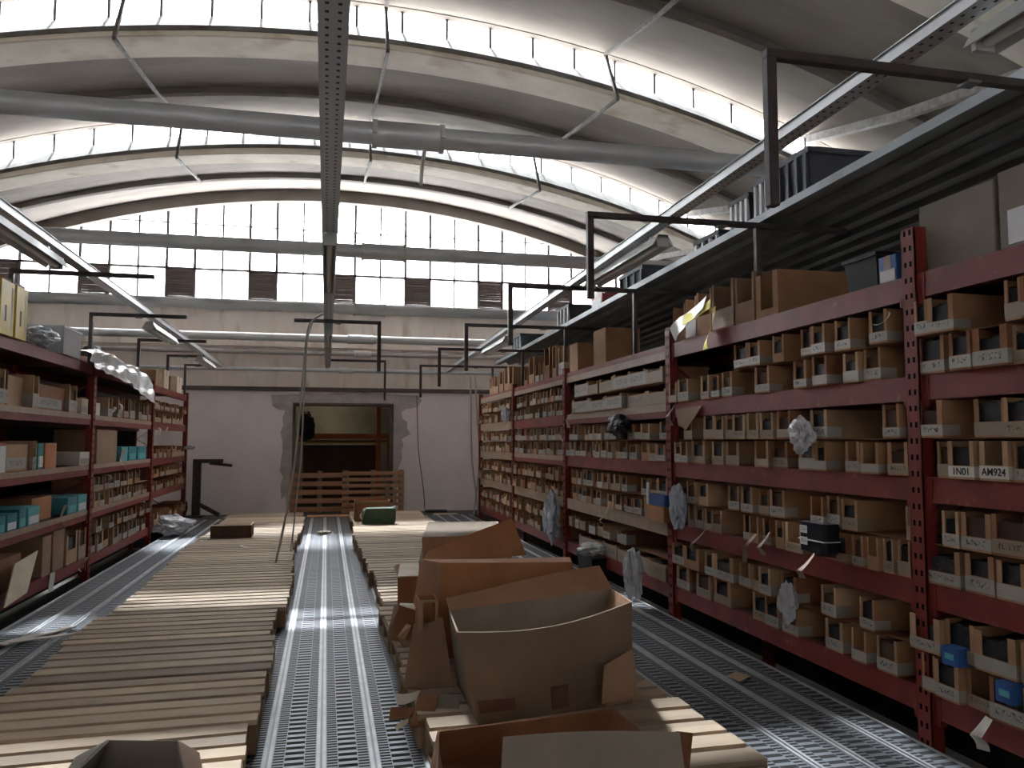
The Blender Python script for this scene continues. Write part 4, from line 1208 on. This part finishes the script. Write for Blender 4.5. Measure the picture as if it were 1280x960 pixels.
# dark steel stand against the end wall
rt = empty('steel_stand', (-2.3, 15.6, -.01), 'dark steel stand with a short arm and slanted foot by the end wall', 'stand')
g = lambda px, py: A_(px, py, 15.6)
zt = g(245, 574).z
x0, x1 = g(241, 600).x, g(251, 600).x
part(MB().box(x0, x1, 15.54, 15.66, -.011, zt), 'post', 'black_steel', rt, bevel=.006)
part(MB().box(x0, g(279, 575).x, 15.55, 15.65, zt - .07, zt), 'arm', 'black_steel', rt, bevel=.006)
part(MB().bar(g(262, 579), g(290, 582), .07, .05), 'arm_end', 'black_steel', rt)
part(MB().bar(Vector((x1 - .02, 15.6, .22)), Vector((g(274, 640).x, 15.6, .02)), .07), 'brace', 'black_steel', rt)
part(MB().box(x0 - .12, x1 + .05, 15.45, 15.75, -.011, .015), 'foot', 'black_steel', rt)
crumple('dark_bundle', (x0 - .14, 15.4, .0), (.1, .1, .17), 'black_soft', 'dark bundle at the foot of the steel stand', 'bundle', 21)
# room beyond the opening
rt = empty('orange_rack', (.5, 18.2, 0), 'orange and ochre steel rack in the dark room beyond the opening', 'rack')
gz = lambda py: A_(430, py, 18.2).z
part(MB().box(-.6, 1.55, 18.15, 18.25, gz(549), gz(542)), 'beam', 'orange_steel', rt); part(MB().box(-.6, 1.55, 18.14, 18.24, gz(554.5), gz(552)), 'shelf_edge', 'ochre', rt)
part(MB().box(-.62, 1.55, 18.25, 19.2, gz(553), gz(550)), 'shelf_board', 'board_dark', rt)
for px in (473, 487): part(MB().box(A_(px, 540, 18.2).x - .05, A_(px, 540, 18.2).x + .05, 18.12, 18.22, -.01, 2.5 if px < 480 else 1.55), 'upright', 'orange_steel', rt)
tag(MB().box(-.5, 1.1, 18.4, 19.4, -.011, 1.28).box(.55, .60, 18.39, 18.4, 0, 1.26).build('dark_cabinet', 'card_dark', origin=(.3, 18.9, 0)), 'dark cabinet under the orange rack beyond the opening', 'cabinet')
crumple('dark_bundle', (-.42, 17.6, gz(552) + .02), (.18, .2, .3), 'black_soft', 'dark bundle hanging at the left inside the opening', 'bundle', 22)
rt = empty('ceiling_lamp', (.25, 19.2, 2.5), 'small lamp glowing high in the room beyond the opening', 'lamp')
part(MB().box(.0, .45, 19.1, 19.3, 2.36, 2.40), 'diffuser', 'bulb', rt); part(MB().box(-.02, .47, 19.08, 19.32, 2.40, 2.44), 'housing', 'lamp_body', rt)
part(MB().box(.215, .235, 19.19, 19.21, 2.44, 3.2), 'rod', 'lamp_body', rt)

# ------------------------------------------------------------------ on top of the right rack
T0 = RT[0]
for i, (a, b, py, mm, w_) in enumerate(((841, 856, 382, 'card_a', 'leftmost low one'), (857, 870, 372, 'card_b', 'second from left'), (871, 889, 363, 'card_a', 'third from left'),
                                       (890, 917, 352, 'card_tan', 'fourth from left, behind the yellow tape'), (919, 943, 343, 'card_tan', 'tallest, beside the long brown carton'))):
    ya, yb = at(b, 390, 'x', 2.70).y, at(a, 390, 'x', 2.70).y
    zt = at((a + b) / 2, py, 'x', 2.7).z
    o = add_bin(1, ya, yb, T0, zt - T0, 2.70, ('top', 0, 'x'), mm, 'label_cream' if i in (1, 3) else None, lip=.45, D=.4, fl=.1, name='open_carton')
    PENDING.pop(); tag(o, 'tall open carton on top of the right rack, %s' % w_, 'carton', 'cartons standing on top of the right rack')
yb, ya = at(945, 380, 'x', 2.70).y, at(945, 380, 'x', 2.7).y - .28
o = add_bin(1, ya + .02, yb, T0, at(950, 344, 'x', 2.7).z - T0, 2.70, ('top', 0, 'x'), 'card_a', None, lip=.2, D=.66, fl=.22, name='open_carton'); PENDING.pop()
tag(o, 'long brown carton on top of the second right bay, its plain side facing the camera', 'carton', 'cartons standing on top of the right rack')
y1, y0 = at(1056, 350, 'x', 2.72).y, at(1096, 350, 'x', 2.72).y
rt = empty('black_crate', (2.9, (y0 + y1) / 2, T0), 'black open crate on top of the second right bay', 'crate')
zt = T0 + .17
m = MB().hexa([(2.74, y0 + .02, T0), (3.2, y0 + .02, T0), (3.2, y1 - .02, T0), (2.74, y1 - .02, T0), (2.72, y0, zt), (3.24, y0, zt), (3.24, y1, zt), (2.72, y1, zt)])
part(m, 'body', 'black_soft', rt)
part(MB().box(2.71, 3.25, y0 - .01, y0 + .01, zt, zt + .02).box(2.71, 3.25, y1 - .01, y1 + .01, zt, zt + .02).box(2.71, 2.73, y0 + .01, y1 - .01, zt, zt + .02), 'rim', 'black_soft', rt)
y1, y0 = at(1098, 340, 'x', 2.70).y, at(1121, 340, 'x', 2.70).y
carton('printed_box', 2.70, 2.95, y0, y1, T0, T0 + .14, 'blue', 'blue and white printed box on top of the rack beside the near upright', front='white_plastic')
rt = empty('paper_stack', (3.15, 3.9, T0 + .195), 'loose white papers lying on the black crate', 'papers')
for q in range(4):
    z_ = T0 + .196 + q * .008
    part(MB().quad((2.80 + q * .03, 3.62 + q * .02, z_), (3.1, 3.62 + q * .05, z_), (3.1 + q * .02, 3.84, z_), (2.80, 3.84 - q * .02, z_), .003), 'sheet', 'white_paper', rt)
y1, y0 = at(1149, 300, 'x', 2.72).y, 2.76
rt = carton('large_box', 2.72, 3.25, y0, y1 - .0, T0, T0 + .325, 'card_grey', 'large plain cardboard box on top of the nearest right bay, behind the upright', tape=None)
carton('large_box', 2.72, 3.2, 2.28, 2.74, T0, T0 + .34, 'card_grey', 'grey-brown box with a clear plastic cover at the right edge, top shelf', front='white_plastic')
for i, (a, b, s1, pt, pb, w_) in enumerate(((742, 757, 800, 415, 458, 'larger closed box on top of the third right bay, rightmost'), (712, 722, 740, 432, 466, 'smaller closed box on top of the third right bay, beside the thin post'))):
    yb, ya = at(a, 440, 'x', 2.70).y, at(b, 440, 'x', 2.70).y
    xd = at(s1, 440, 'y', ya).x
    carton('large_box', 2.70, xd, ya, yb, T0, at(a, pt, 'x', 2.7).z, 'card_a', w_, tape=None)
ys = 9.0
for i in range(7):
    wd = rnd.uniform(.14, .3); hh = rnd.uniform(.22, .42)
    o = add_bin(1, ys, ys + wd, T0, hh, 2.69 + rnd.uniform(0, .04), ('t', 0, 'x'), rnd.choice(CARDS), rnd.choice([None, CR, BR]), lip=rnd.uniform(.3, .5), D=.45, name='open_carton'); PENDING.pop()
    tag(o, 'open carton on top of the fourth right bay, %s from the camera' % ORD[i], 'carton', 'cartons standing on top of the right rack'); ys += wd + rnd.choice((.01, .08))
ys = 11.6
for i in range(6):
    wd = rnd.uniform(.2, .34); hh = rnd.uniform(.28, .40)
    o = add_bin(1, ys, ys + wd, T0, hh, 2.69 + rnd.uniform(0, .03), ('t', 0, 'x'), rnd.choice(CARDS), None, lip=rnd.uniform(.3, .5), D=.45, fl=.2, name='open_carton'); PENDING.pop()
    tag(o, 'open carton on top of the farthest right bay, %s from the camera' % ORD[i], 'carton', 'cartons standing on top of the right rack'); ys += wd + .02

# ------------------------------------------------------------------ on the dark decking
DZ = lambda y: TZR(y) + .046


def deck_crate(y0, y1, x0, x1, h, m, lab, ribs=True, name='storage_crate'):
    z0 = max(DZ(y0), DZ(y1))
    rt = empty(name, ((x0 + x1) / 2, (y0 + y1) / 2, z0), lab, 'crate', 'crates on the dark decking')
    b = MB().hexa([(x0 + .02, y0 + .02, z0), (x1 - .02, y0 + .02, z0), (x1 - .02, y1 - .02, z0), (x0 + .02, y1 - .02, z0), (x0, y0, z0 + h), (x1, y0, z0 + h), (x1, y1, z0 + h), (x0, y1, z0 + h)])
    part(b, 'body', m, rt)
    part(MB().box(x0 - .012, x1 + .012, y0 - .012, y0 + .008, z0 + h - .03, z0 + h + .006).box(x0 - .012, x1 + .012, y1 - .008, y1 + .012, z0 + h - .03, z0 + h + .006)
         .box(x0 - .012, x0 + .008, y0 + .008, y1 - .008, z0 + h - .03, z0 + h + .006).box(x1 - .008, x1 + .012, y0 + .008, y1 - .008, z0 + h - .03, z0 + h + .006), 'rim', m, rt)
    if ribs:
        for k in range(4):
            yy = y0 + .03 + (y1 - y0 - .06) * k / 3
            part(MB().box(x0 - .012, x0 + .012, yy - .015, yy + .015, z0 + .02, z0 + h - .03), 'rib', 'white_plastic' if ribs == 'white' else m, rt)
    return rt


deck_crate(4.27, 4.62, 2.86, 3.5, .32, 'blue_grey', 'nearest dark blue-grey crate on the decking, behind the first black arm', True)
deck_crate(4.65, 4.92, 2.86, 3.5, .30, 'blue_grey', 'second dark crate on the decking, with pale ribs on its end', 'white')
deck_crate(4.95, 5.22, 2.84, 3.4, .25, 'dark_grey', 'third dark crate on the decking, with white ribs at the left', 'white')
deck_crate(5.35, 5.75, 2.82, 3.3, .10, 'dark_grey', 'low dark tray on the decking beyond the ribbed crates', 'white')
deck_crate(6.9, 7.5, 2.85, 3.5, .20, 'blue_grey', 'dark crate on the decking beside the pink box', True)
carton('printed_box', 2.80, 3.2, 7.9, 8.25, DZ(7.9), DZ(7.9) + .20, 'pink_red', 'pink and white printed box on the dark decking', front='white_plastic')
deck_crate(9.2, 9.7, 2.84, 3.4, .26, 'dark_grey', 'dark crate with white end on the far decking', 'white')
deck_crate(11.6, 12.2, 2.82, 3.3, .26, 'blue_grey', 'dark blue-grey crate at the far end of the decking', 'white')

# ------------------------------------------------------------------ hanging scraps, bags and packs on the right rack
def X_(px, py, x=2.61): return at(px, py, 'x', x)


for i, (a, b, w_, mm, lab) in enumerate((((880, 660), (864, 690), .04, 'tape_paper', 'loose paper strip hanging from the third shelf, near the second right upright'),
                                         ((944, 668), (925, 702), .035, 'tape_paper', 'loose paper strip hanging from the third shelf, middle of the second right bay'),
                                         ((957, 668), (951, 695), .04, 'tape_paper', 'pale strip curling beside the middle paper strip, third shelf'),
                                         ((1012, 695), (1000, 724), .045, 'tape_paper', 'loose paper strip hanging below the black wrapped pack'),
                                         ((1232, 900), (1222, 938), .05, 'white_paper', 'white paper tag hanging from the bottom shelf, nearest right bay'),
                                         ((1108, 390), (1098, 408), .018, 'cream_paper', 'thin pale strip across the bin beside the near upright, second shelf'),
                                         ((840, 508), (836, 532), .03, 'tape_paper', 'torn pale strip beside the second right upright'),
                                         ((716, 512), (708, 535), .05, 'cream_paper', 'torn pale paper hanging at the third right upright'),
                                         ((703, 530), (701, 552), .02, 'cream_paper', 'narrow pale paper hanging at the third right upright, lower down'),
                                         ((756, 638), (752, 655), .04, 'cream_paper', 'pale strip hanging in the third right bay under a brown box'))):
    strip('paper_strip', X_(*a), X_(*b), w_, mm, lab)
strip('yellow_tape', X_(878, 378), X_(840, 420), .12, 'film_white', 'white film strip hanging from the top of the rack beside yellow tape', (0, .4, 1), .02)
strip('yellow_tape', X_(886, 380), X_(850, 405), .09, 'yellow_tape', 'yellow tape strip stuck to the white film on the rack top', (0, .4, 1), .015)
strip('yellow_tape', X_(890, 385), X_(884, 438), .13, 'yellow_tape', 'yellow and white tape hanging straight down from the rack top', (0, 1, 0), .02)
crumple('plastic_bag', X_(1003, 568, 2.60), (.05, .085, .10), 'film', 'crumpled clear plastic bag stuffed in a bin, middle of the third shelf', 'bag', 2, .6)
crumple('plastic_bag', X_(848, 662, 2.58), (.06, .09, .17), 'film_blue', 'blue-grey plastic bag hanging beside the second right upright', 'bag', 5, .5)
crumple('plastic_bag', X_(690, 682, 2.585), (.10, .22, .28), 'film_blue', 'blue-white plastic bag hanging off the bottom of the fourth right bay', 'bag', 6, .5)
crumple('plastic_bag', Vector((2.50, 6.35, .03)), (.08, .12, .22), 'film', 'tall clear plastic bag hanging to the deck beside the second right upright', 'bag', 8, .6)
crumple('black_bag', X_(773, 548, 2.60), (.07, .22, .11), 'black_soft', 'black bag hanging over bins in the third right bay', 'bag', 12, .5)
crumple('plastic_bag', X_(632, 530, 2.60), (.06, .14, .12), 'film', 'dark and pale plastic scrap hanging in the farthest right bay', 'bag', 13, .6)
rt = empty('wrapped_pack', X_(1025, 688, 2.56), 'black wrapped pack with two white labels on the third shelf', 'pack')
ya, yb = X_(1042, 660).y, X_(1010, 660).y; z0, z1 = X_(1025, 692, 2.56).z, X_(1025, 655, 2.56).z
part(MB().rbox(2.55, 2.66, ya, yb, z0, z1, .02), 'body', 'black_wrap', rt)
for zz in (.22, .62): part(MB().box(2.5475, 2.5485, yb - .085, yb - .02, z0 + (z1 - z0) * zz, z0 + (z1 - z0) * (zz + .26)), 'label', 'label_bright', rt)
part(MB().box(2.548, 2.662, ya - .001, yb + .001, z0 + .06, z0 + .066), 'wire_tie', 'galv', rt)
crumple('plastic_bag', X_(986, 780, 2.61), (.05, .055, .12), 'film', 'black and white plastic wrap hanging from a bin on the bottom shelf', 'bag', 15, .6)
for px, py, w_ in ((1193, 822, 'blue packet in a bin on the bottom shelf, left of the lower right corner'), (1262, 868, 'blue packet in a bin at the lower right edge')):
    p = X_(px, py, 2.63)
    rt = empty('blue_packet', p, w_, 'packet')
    part(MB().rbox(2.60, 2.70, p.y - .045, p.y + .045, p.z - .03, p.z + .045, .008), 'body', 'blue', rt)
    part(MB().box(2.5985, 2.5995, p.y - .03, p.y + .02, p.z - .005, p.z + .02), 'print', 'teal_light', rt)
rt = empty('dark_bin', (2.45, 8.2, 0), 'dark plastic bin with a pale bag on the deck behind the largest carton', 'bin box')
p = at(748, 722, 'z', .01)
rt.location = p
part(MB().hexa([p + Vector(q) for q in ((-.12, -.2, 0), (.12, -.2, 0), (.12, .2, 0), (-.12, .2, 0), (-.15, -.23, .22), (.15, -.23, .22), (.15, .23, .22), (-.15, .23, .22))]), 'body', 'black_soft', rt)
crumple('plastic_bag', p + Vector((-.04, 0, .225)), (.16, .2, .06), 'film', 'pale plastic bag lying on the dark bin behind the largest carton', 'bag', 17, .5)
rt = empty('leaning_board', X_(862, 520, 2.6), 'brown cardboard flap hanging open at the left of the third shelf', 'cardboard')
part(MB().quad(X_(845, 512, 2.658), X_(878, 507, 2.658), X_(858, 537, 2.60), X_(848, 532, 2.60), .004), 'panel', 'card_tan', rt)
rt = empty('brown_box', X_(825, 640, 2.6), 'brown box with a blue pack in it, third right bay beside the upright', 'box')
ya, yb = X_(834, 640).y, X_(812, 640).y; z0 = RT[3]
part(MB().box(2.58, 2.9, ya, yb, z0, z0 + .12), 'body', 'card_orange', rt); part(MB().rbox(2.60, 2.8, ya + .02, yb - .02, z0 + .1205, z0 + .21, .01), 'blue_pack', 'blue', rt); part(MB().box(2.585, 2.6, yb - .03, yb, z0 + .1205, z0 + .30), 'tag', 'white_plastic', rt)

# ------------------------------------------------------------------ things on the left rack
TL = LT[0]
def XL_(px, py, x=LX): return at(px, py, 'x', x)


for i, (a, b, lab) in enumerate(((-6, 13, 'yellow box with a brown cap on top of the left rack, at the photo edge'), (14, 30, 'yellow box on top of the left rack, second from the photo edge'))):
    ya, yb = XL_(a, 420).y, XL_(b, 420).y
    rt = empty('yellow_box', (LX - .2, (ya + yb) / 2, TL), lab, 'box', 'yellow boxes on the left rack')
    zt = 2.56
    part(MB().rbox(LX - .4, LX + .02, ya + .01, yb, TL, zt, .012), 'body', 'yellow', rt)
    part(MB().box(LX - .38, LX, ya + .03, yb - .02, zt, zt + .03), 'cap', 'card_c', rt)
    part(MB().box(LX + .0205, LX + .0215, yb - .06, yb - .04, TL + .05, zt - .04), 'stripe', 'cream_paper', rt)
    part(MB().box(LX + .0205, LX + .0215, ya + .10, ya + .13, TL + .10, TL + .22), 'mark', 'black_soft', rt)
crumple('plastic_bag', Vector((LX - .02, 7.42, TL)), (.14, .24, .085), 'film_blue', 'grey-blue plastic wrapped bundle beside the yellow boxes', 'bag', 31, .5)
carton('teal_box', LX - .45, LX - .18, 7.35, 7.6, TL, TL + .26, 'teal', 'teal box on top of the left rack behind the plastic bundle', tape=None)
rt = empty('plastic_crate', (LX - .15, 8.2, TL), 'grey clear plastic crate with dark things inside, top of the left rack', 'crate')
x0, x1, y0, y1, zt = LX - .35, LX + .02, 7.95, 8.48, TL + .24
part(MB().box(x0, x1, y0, y0 + .008, TL, zt).box(x0, x1, y1 - .008, y1, TL, zt).box(x1 - .008, x1, y0, y1, TL, zt).box(x0, x0 + .008, y0, y1, TL, zt).box(x0, x1, y0, y1, TL, TL + .008), 'body', 'film', rt)
part(MB().box(x0 - .01, x1 + .01, y0 - .01, y0 + .012, zt, zt + .018).box(x0 - .01, x1 + .01, y1 - .012, y1 + .01, zt, zt + .018).box(x1 - .012, x1 + .01, y0 + .012, y1 - .012, zt, zt + .018), 'rim', 'white_plastic', rt)
part(MB().box(x0 + .04, x1 - .03, y0 + .22, y1 - .05, TL + .009, TL + .13), 'inner_fill', 'dark_grey', rt); part(MB().box(x0 + .04, x1 - .03, y0 + .03, y0 + .18, TL + .009, TL + .10), 'inner_fill', 'card_a', rt)
carton('brown_box', LX - .62, LX - .31, 8.62, 8.95, TL, TL + .2, 'card_c', 'reddish-brown box on top of the left rack behind the white sheet')
carton('brown_box', LX - .62, LX - .31, 9.2, 10.15, TL, TL + .17, 'card_orange', 'long orange-brown box on top of the left rack beyond the black post')
# white polythene sheet draped over the shelf edge
def drape(u, v):
    y = 8.65 + u * 2.9
    s = v * 1.0
    if s < .45: x, z = LX - .28 + s * .75, TL + .10 + .02 * math.sin(u * 9)
    else: x, z = LX + .06 + (s - .45) * .10, TL + .10 - (s - .45) * (.30 + .32 * u)
    z += (.10 * math.sin(u * PI * .9)) * (1 - v * .3) - .10 * u
    n = noise.noise(Vector((u * 9, v * 5, 3)))
    return (x + .05 * n * (1 if v > .3 else .3), y, max(z + .05 * n, TL + .004) if x < LX + .02 else z + .05 * n)


o = MB().sheet(drape, 46, 16, .003).build('plastic_sheet', 'film_white', origin=(LX, 8.65, TL), smooth=False)
tag(o, 'white polythene sheet draped over the top edge of the left rack', 'sheet')
crumple('black_bundle', Vector((LX - .5, 10.9, TL)), (.16, .36, .2), 'black_soft', 'black cloth bundle on top of the left rack beyond the white sheet', 'bundle', 41)
crumple('black_bundle', Vector((LX - .5, 11.62, TL)), (.15, .22, .16), 'dark_grey', 'dark grey bundle next to the black one on the left rack top', 'bundle', 42)
for i, (y0, w_, hh, mm) in enumerate(((12.1, .4, .22, 'card_b'), (12.7, .35, .28, 'cream_paper'), (13.2, .4, .22, 'card_tan'), (13.75, .45, .26, 'cream_paper'))):
    carton('wrapped_box', LX - .35, LX - .0, y0, y0 + w_, TL, TL + hh, mm, 'pale wrapped box on the far end of the left rack top, %s from the camera' % ORD[i], group='wrapped boxes on the left rack top')
# shelf contents, nearest left bay
z = LT[1]
def shelf_box(px0, px1, sft, h, m, lab, name='carton_box', front=None, D=.4, off=0.0, z0=None, tape=None, cat='box'):
    cy = {0: 490, 1: 560, 2: 640, 3: 690}[sft]
    ya, yb = XL_(px0, cy).y, XL_(px1, cy).y
    zb = LT[sft + 1] + .007 if z0 is None else z0
    return carton(name, LX - D, LX + off, ya + .003, yb - .003, zb, zb + h, m, lab, cat, tape=tape, front=front, facex=1)


shelf_box(17, 39, 0, .24, 'card_b', 'wide brown carton on the second shelf of the near left bay, left of a bin', D=.3, off=-.06)
shelf_box(50, 90, 0, .22, 'card_c', 'long dark brown carton in the middle of the second shelf, near left bay', D=.3, off=-.06, front='label_white')
shelf_box(103, 111, 0, .15, 'cream_paper', 'small pale stacked boxes beside the left upright, second shelf', front='label_white')
shelf_box(118, 126, 0, .13, 'white_paper', 'small white box on the second shelf just past the left upright')
shelf_box(-8, 8, 1, .20, 'white_plastic', 'white box with a red top band at the photo edge, third shelf left', front=None)
rt = empty('red_band', XL_(2, 558), 'red lid on the white box at the photo edge, third shelf left', 'lid'); part(MB().box(LX - .38, LX + .002, XL_(-8, 560).y + .01, XL_(8, 560).y - .01, LT[2] + .2075, LT[2] + .23), 'lid', 'pink_red', rt)
shelf_box(10, 41, 1, .21, 'card_b', 'wide brown carton on the third shelf of the near left bay', front='label_white', off=-.03)
shelf_box(48, 55, 1, .22, 'teal', 'thin blue and white packet on the third shelf, near left bay', front='white_plastic')
shelf_box(56.5, 71, 1, .22, 'orange_card', 'orange carton with a pale edge on the third shelf, near left bay', off=0)
shelf_box(100, 113, 1, .13, 'white_paper', 'low white printed box beside the left upright, third shelf', front='label_white')
shelf_box(121, 146, 1, .36, 'card_tan', 'tall brown carton at the start of the middle left bay, third shelf', D=.42)
for i, (a, b) in enumerate(((152, 160), (161, 171), (172, 183))):
    shelf_box(a, b, 1, .17, 'teal' if i else 'teal_light', 'teal box on the third shelf of the middle left bay, %s from left' % ORD[i], front='teal_light')
for i, (a, b, hh, zz) in enumerate(((-10, 8, .13, None), (9, 22, .13, None), (24, 33, .15, None), (35, 50, .15, None))):
    shelf_box(a, b, 2, hh, ('teal', 'teal', 'teal', 'teal_light')[i], 'teal printed box on the fourth shelf of the near left bay, %s from left' % ORD[i], front='white_plastic' if i in (1, 3) else 'teal_light')
shelf_box(52, 76, 2, .20, 'card_orange', 'brown carton behind the hanging tape on the fourth shelf, near left bay', off=-.08)
shelf_box(84, 96, 2, .16, 'teal', 'dark teal box beside the left upright, fourth shelf', front='teal_light')
shelf_box(97, 108, 2, .16, 'teal_light', 'light teal box right at the left upright, fourth shelf', front='white_plastic')
shelf_box(-8, 35, 3, .26, 'card_c', 'dark brown open carton at the photo edge, bottom left shelf', off=-.05)
shelf_box(53, 64, 3, .34, 'card_tan', 'tall grey-brown carton on the bottom left shelf, behind the hanging paper', D=.45)
shelf_box(66, 80, 3, .36, 'card_tan', 'tallest grey-brown carton on the bottom left shelf')
rt = empty('white_board', XL_(24, 720, LX + .05), 'pale board leaning out of the bottom left shelf at the photo edge', 'board')
part(MB().quad(XL_(5, 760, LX + .10), XL_(33, 741, LX + .10), XL_(47, 688, LX + .02), XL_(18, 705, LX + .02), .010), 'board', 'cream_paper', rt)
strip('paper_strip', XL_(80, 632, LX + .02), XL_(81, 670, LX + .03), .06, 'tape_paper', 'brown tape scrap hanging over the fourth shelf edge, near left bay')
strip('paper_strip', XL_(65, 716, LX + .02), XL_(64, 740, LX + .03), .11, 'white_paper', 'white paper sheet hanging from the bottom left shelf edge', curl=.004, twist=.08)
strip('paper_strip', XL_(104, 698, LX + .02), XL_(101, 716, LX + .03), .05, 'tape_paper', 'brown tape hanging under the bottom left shelf, beside the upright')
strip('paper_strip', XL_(152, 563, LX + .02), XL_(157, 590, LX + .04), .08, 'white_paper', 'white twisted paper hanging under the tall carton, middle left bay')
strip('paper_strip', XL_(131, 594, LX + .02), XL_(144, 601, LX + .03), .03, 'white_paper', 'short white strip sticking out of a bin, middle left bay')
for i, (a, b) in enumerate((((148, 505), (152, 522)), ((140, 510), (144, 520)), ((196, 535), (203, 545)), ((207, 535), (212, 545)), ((222, 524), (228, 532)))):
    strip('tape_scrap', XL_(*a, LX + .03), XL_(*b, LX + .05), .05, 'white_paper', ['white film scrap hanging under the draped sheet', 'smaller white scrap left of the film scrap', 'white slip sticking out of the far left bay, left one', 'white slip sticking out of the far left bay, middle one', 'white slip at the end of the far left bay'][i], cat='scrap')
crumple('plastic_bag', XL_(236, 562, LX + .05), (.1, .14, .035), 'film', 'flat plastic scrap on the end of the left rack', 'bag', 51)
# ================================================================== LIGHT
w = bpy.data.worlds.new('sky'); SC.world = w; w.use_nodes = True
bg = w.node_tree.nodes['Background']
bg.inputs['Color'].default_value = (1.0, .955, .93, 1); bg.inputs['Strength'].default_value = 5.0
sl = bpy.data.lights.new('sun', 'SUN'); sl.energy = 14; sl.angle = R(4); sl.color = (1, .96, .9)
so = bpy.data.objects.new('sun', sl); COL.objects.link(so); so.rotation_euler = (R(-42.5), 0, R(4)); so.location = (0, 14, 14)


def portal(loc, sx, sy, rot):
    l = bpy.data.lights.new('daylight', 'AREA'); l.shape = 'RECTANGLE'; l.size = sx; l.size_y = sy
    l.cycles.is_portal = True
    o = bpy.data.objects.new('daylight', l); COL.objects.link(o); o.location = loc; o.rotation_euler = rot


portal((.25, WY + .2, 5.1), 16.4, 2.3, (R(-90), 0, 0))
for y0 in STARTS[1:]:
    portal((.25, y0 + .08, 4.9), 17, 2.7, (R(-90), 0, 0))
pl = bpy.data.lights.new('room_lamp', 'POINT'); pl.energy = 3; pl.color = (1, .9, .72); pl.shadow_soft_size = .15
po = bpy.data.objects.new('room_lamp', pl); COL.objects.link(po); po.location = (-.2, 18.6, 2.75)
SC.view_settings.view_transform = 'Standard'
SC.view_settings.look = 'None'
SC.view_settings.gamma = 1
SC.view_settings.use_curve_mapping = False
SC.view_settings.exposure = 2.35
SC.cycles.max_bounces = 10
SC.cycles.diffuse_bounces = 6
SC.cycles.transparent_max_bounces = 16
SC.cycles.sample_clamp_indirect = 8
SC.cycles.use_denoising = True
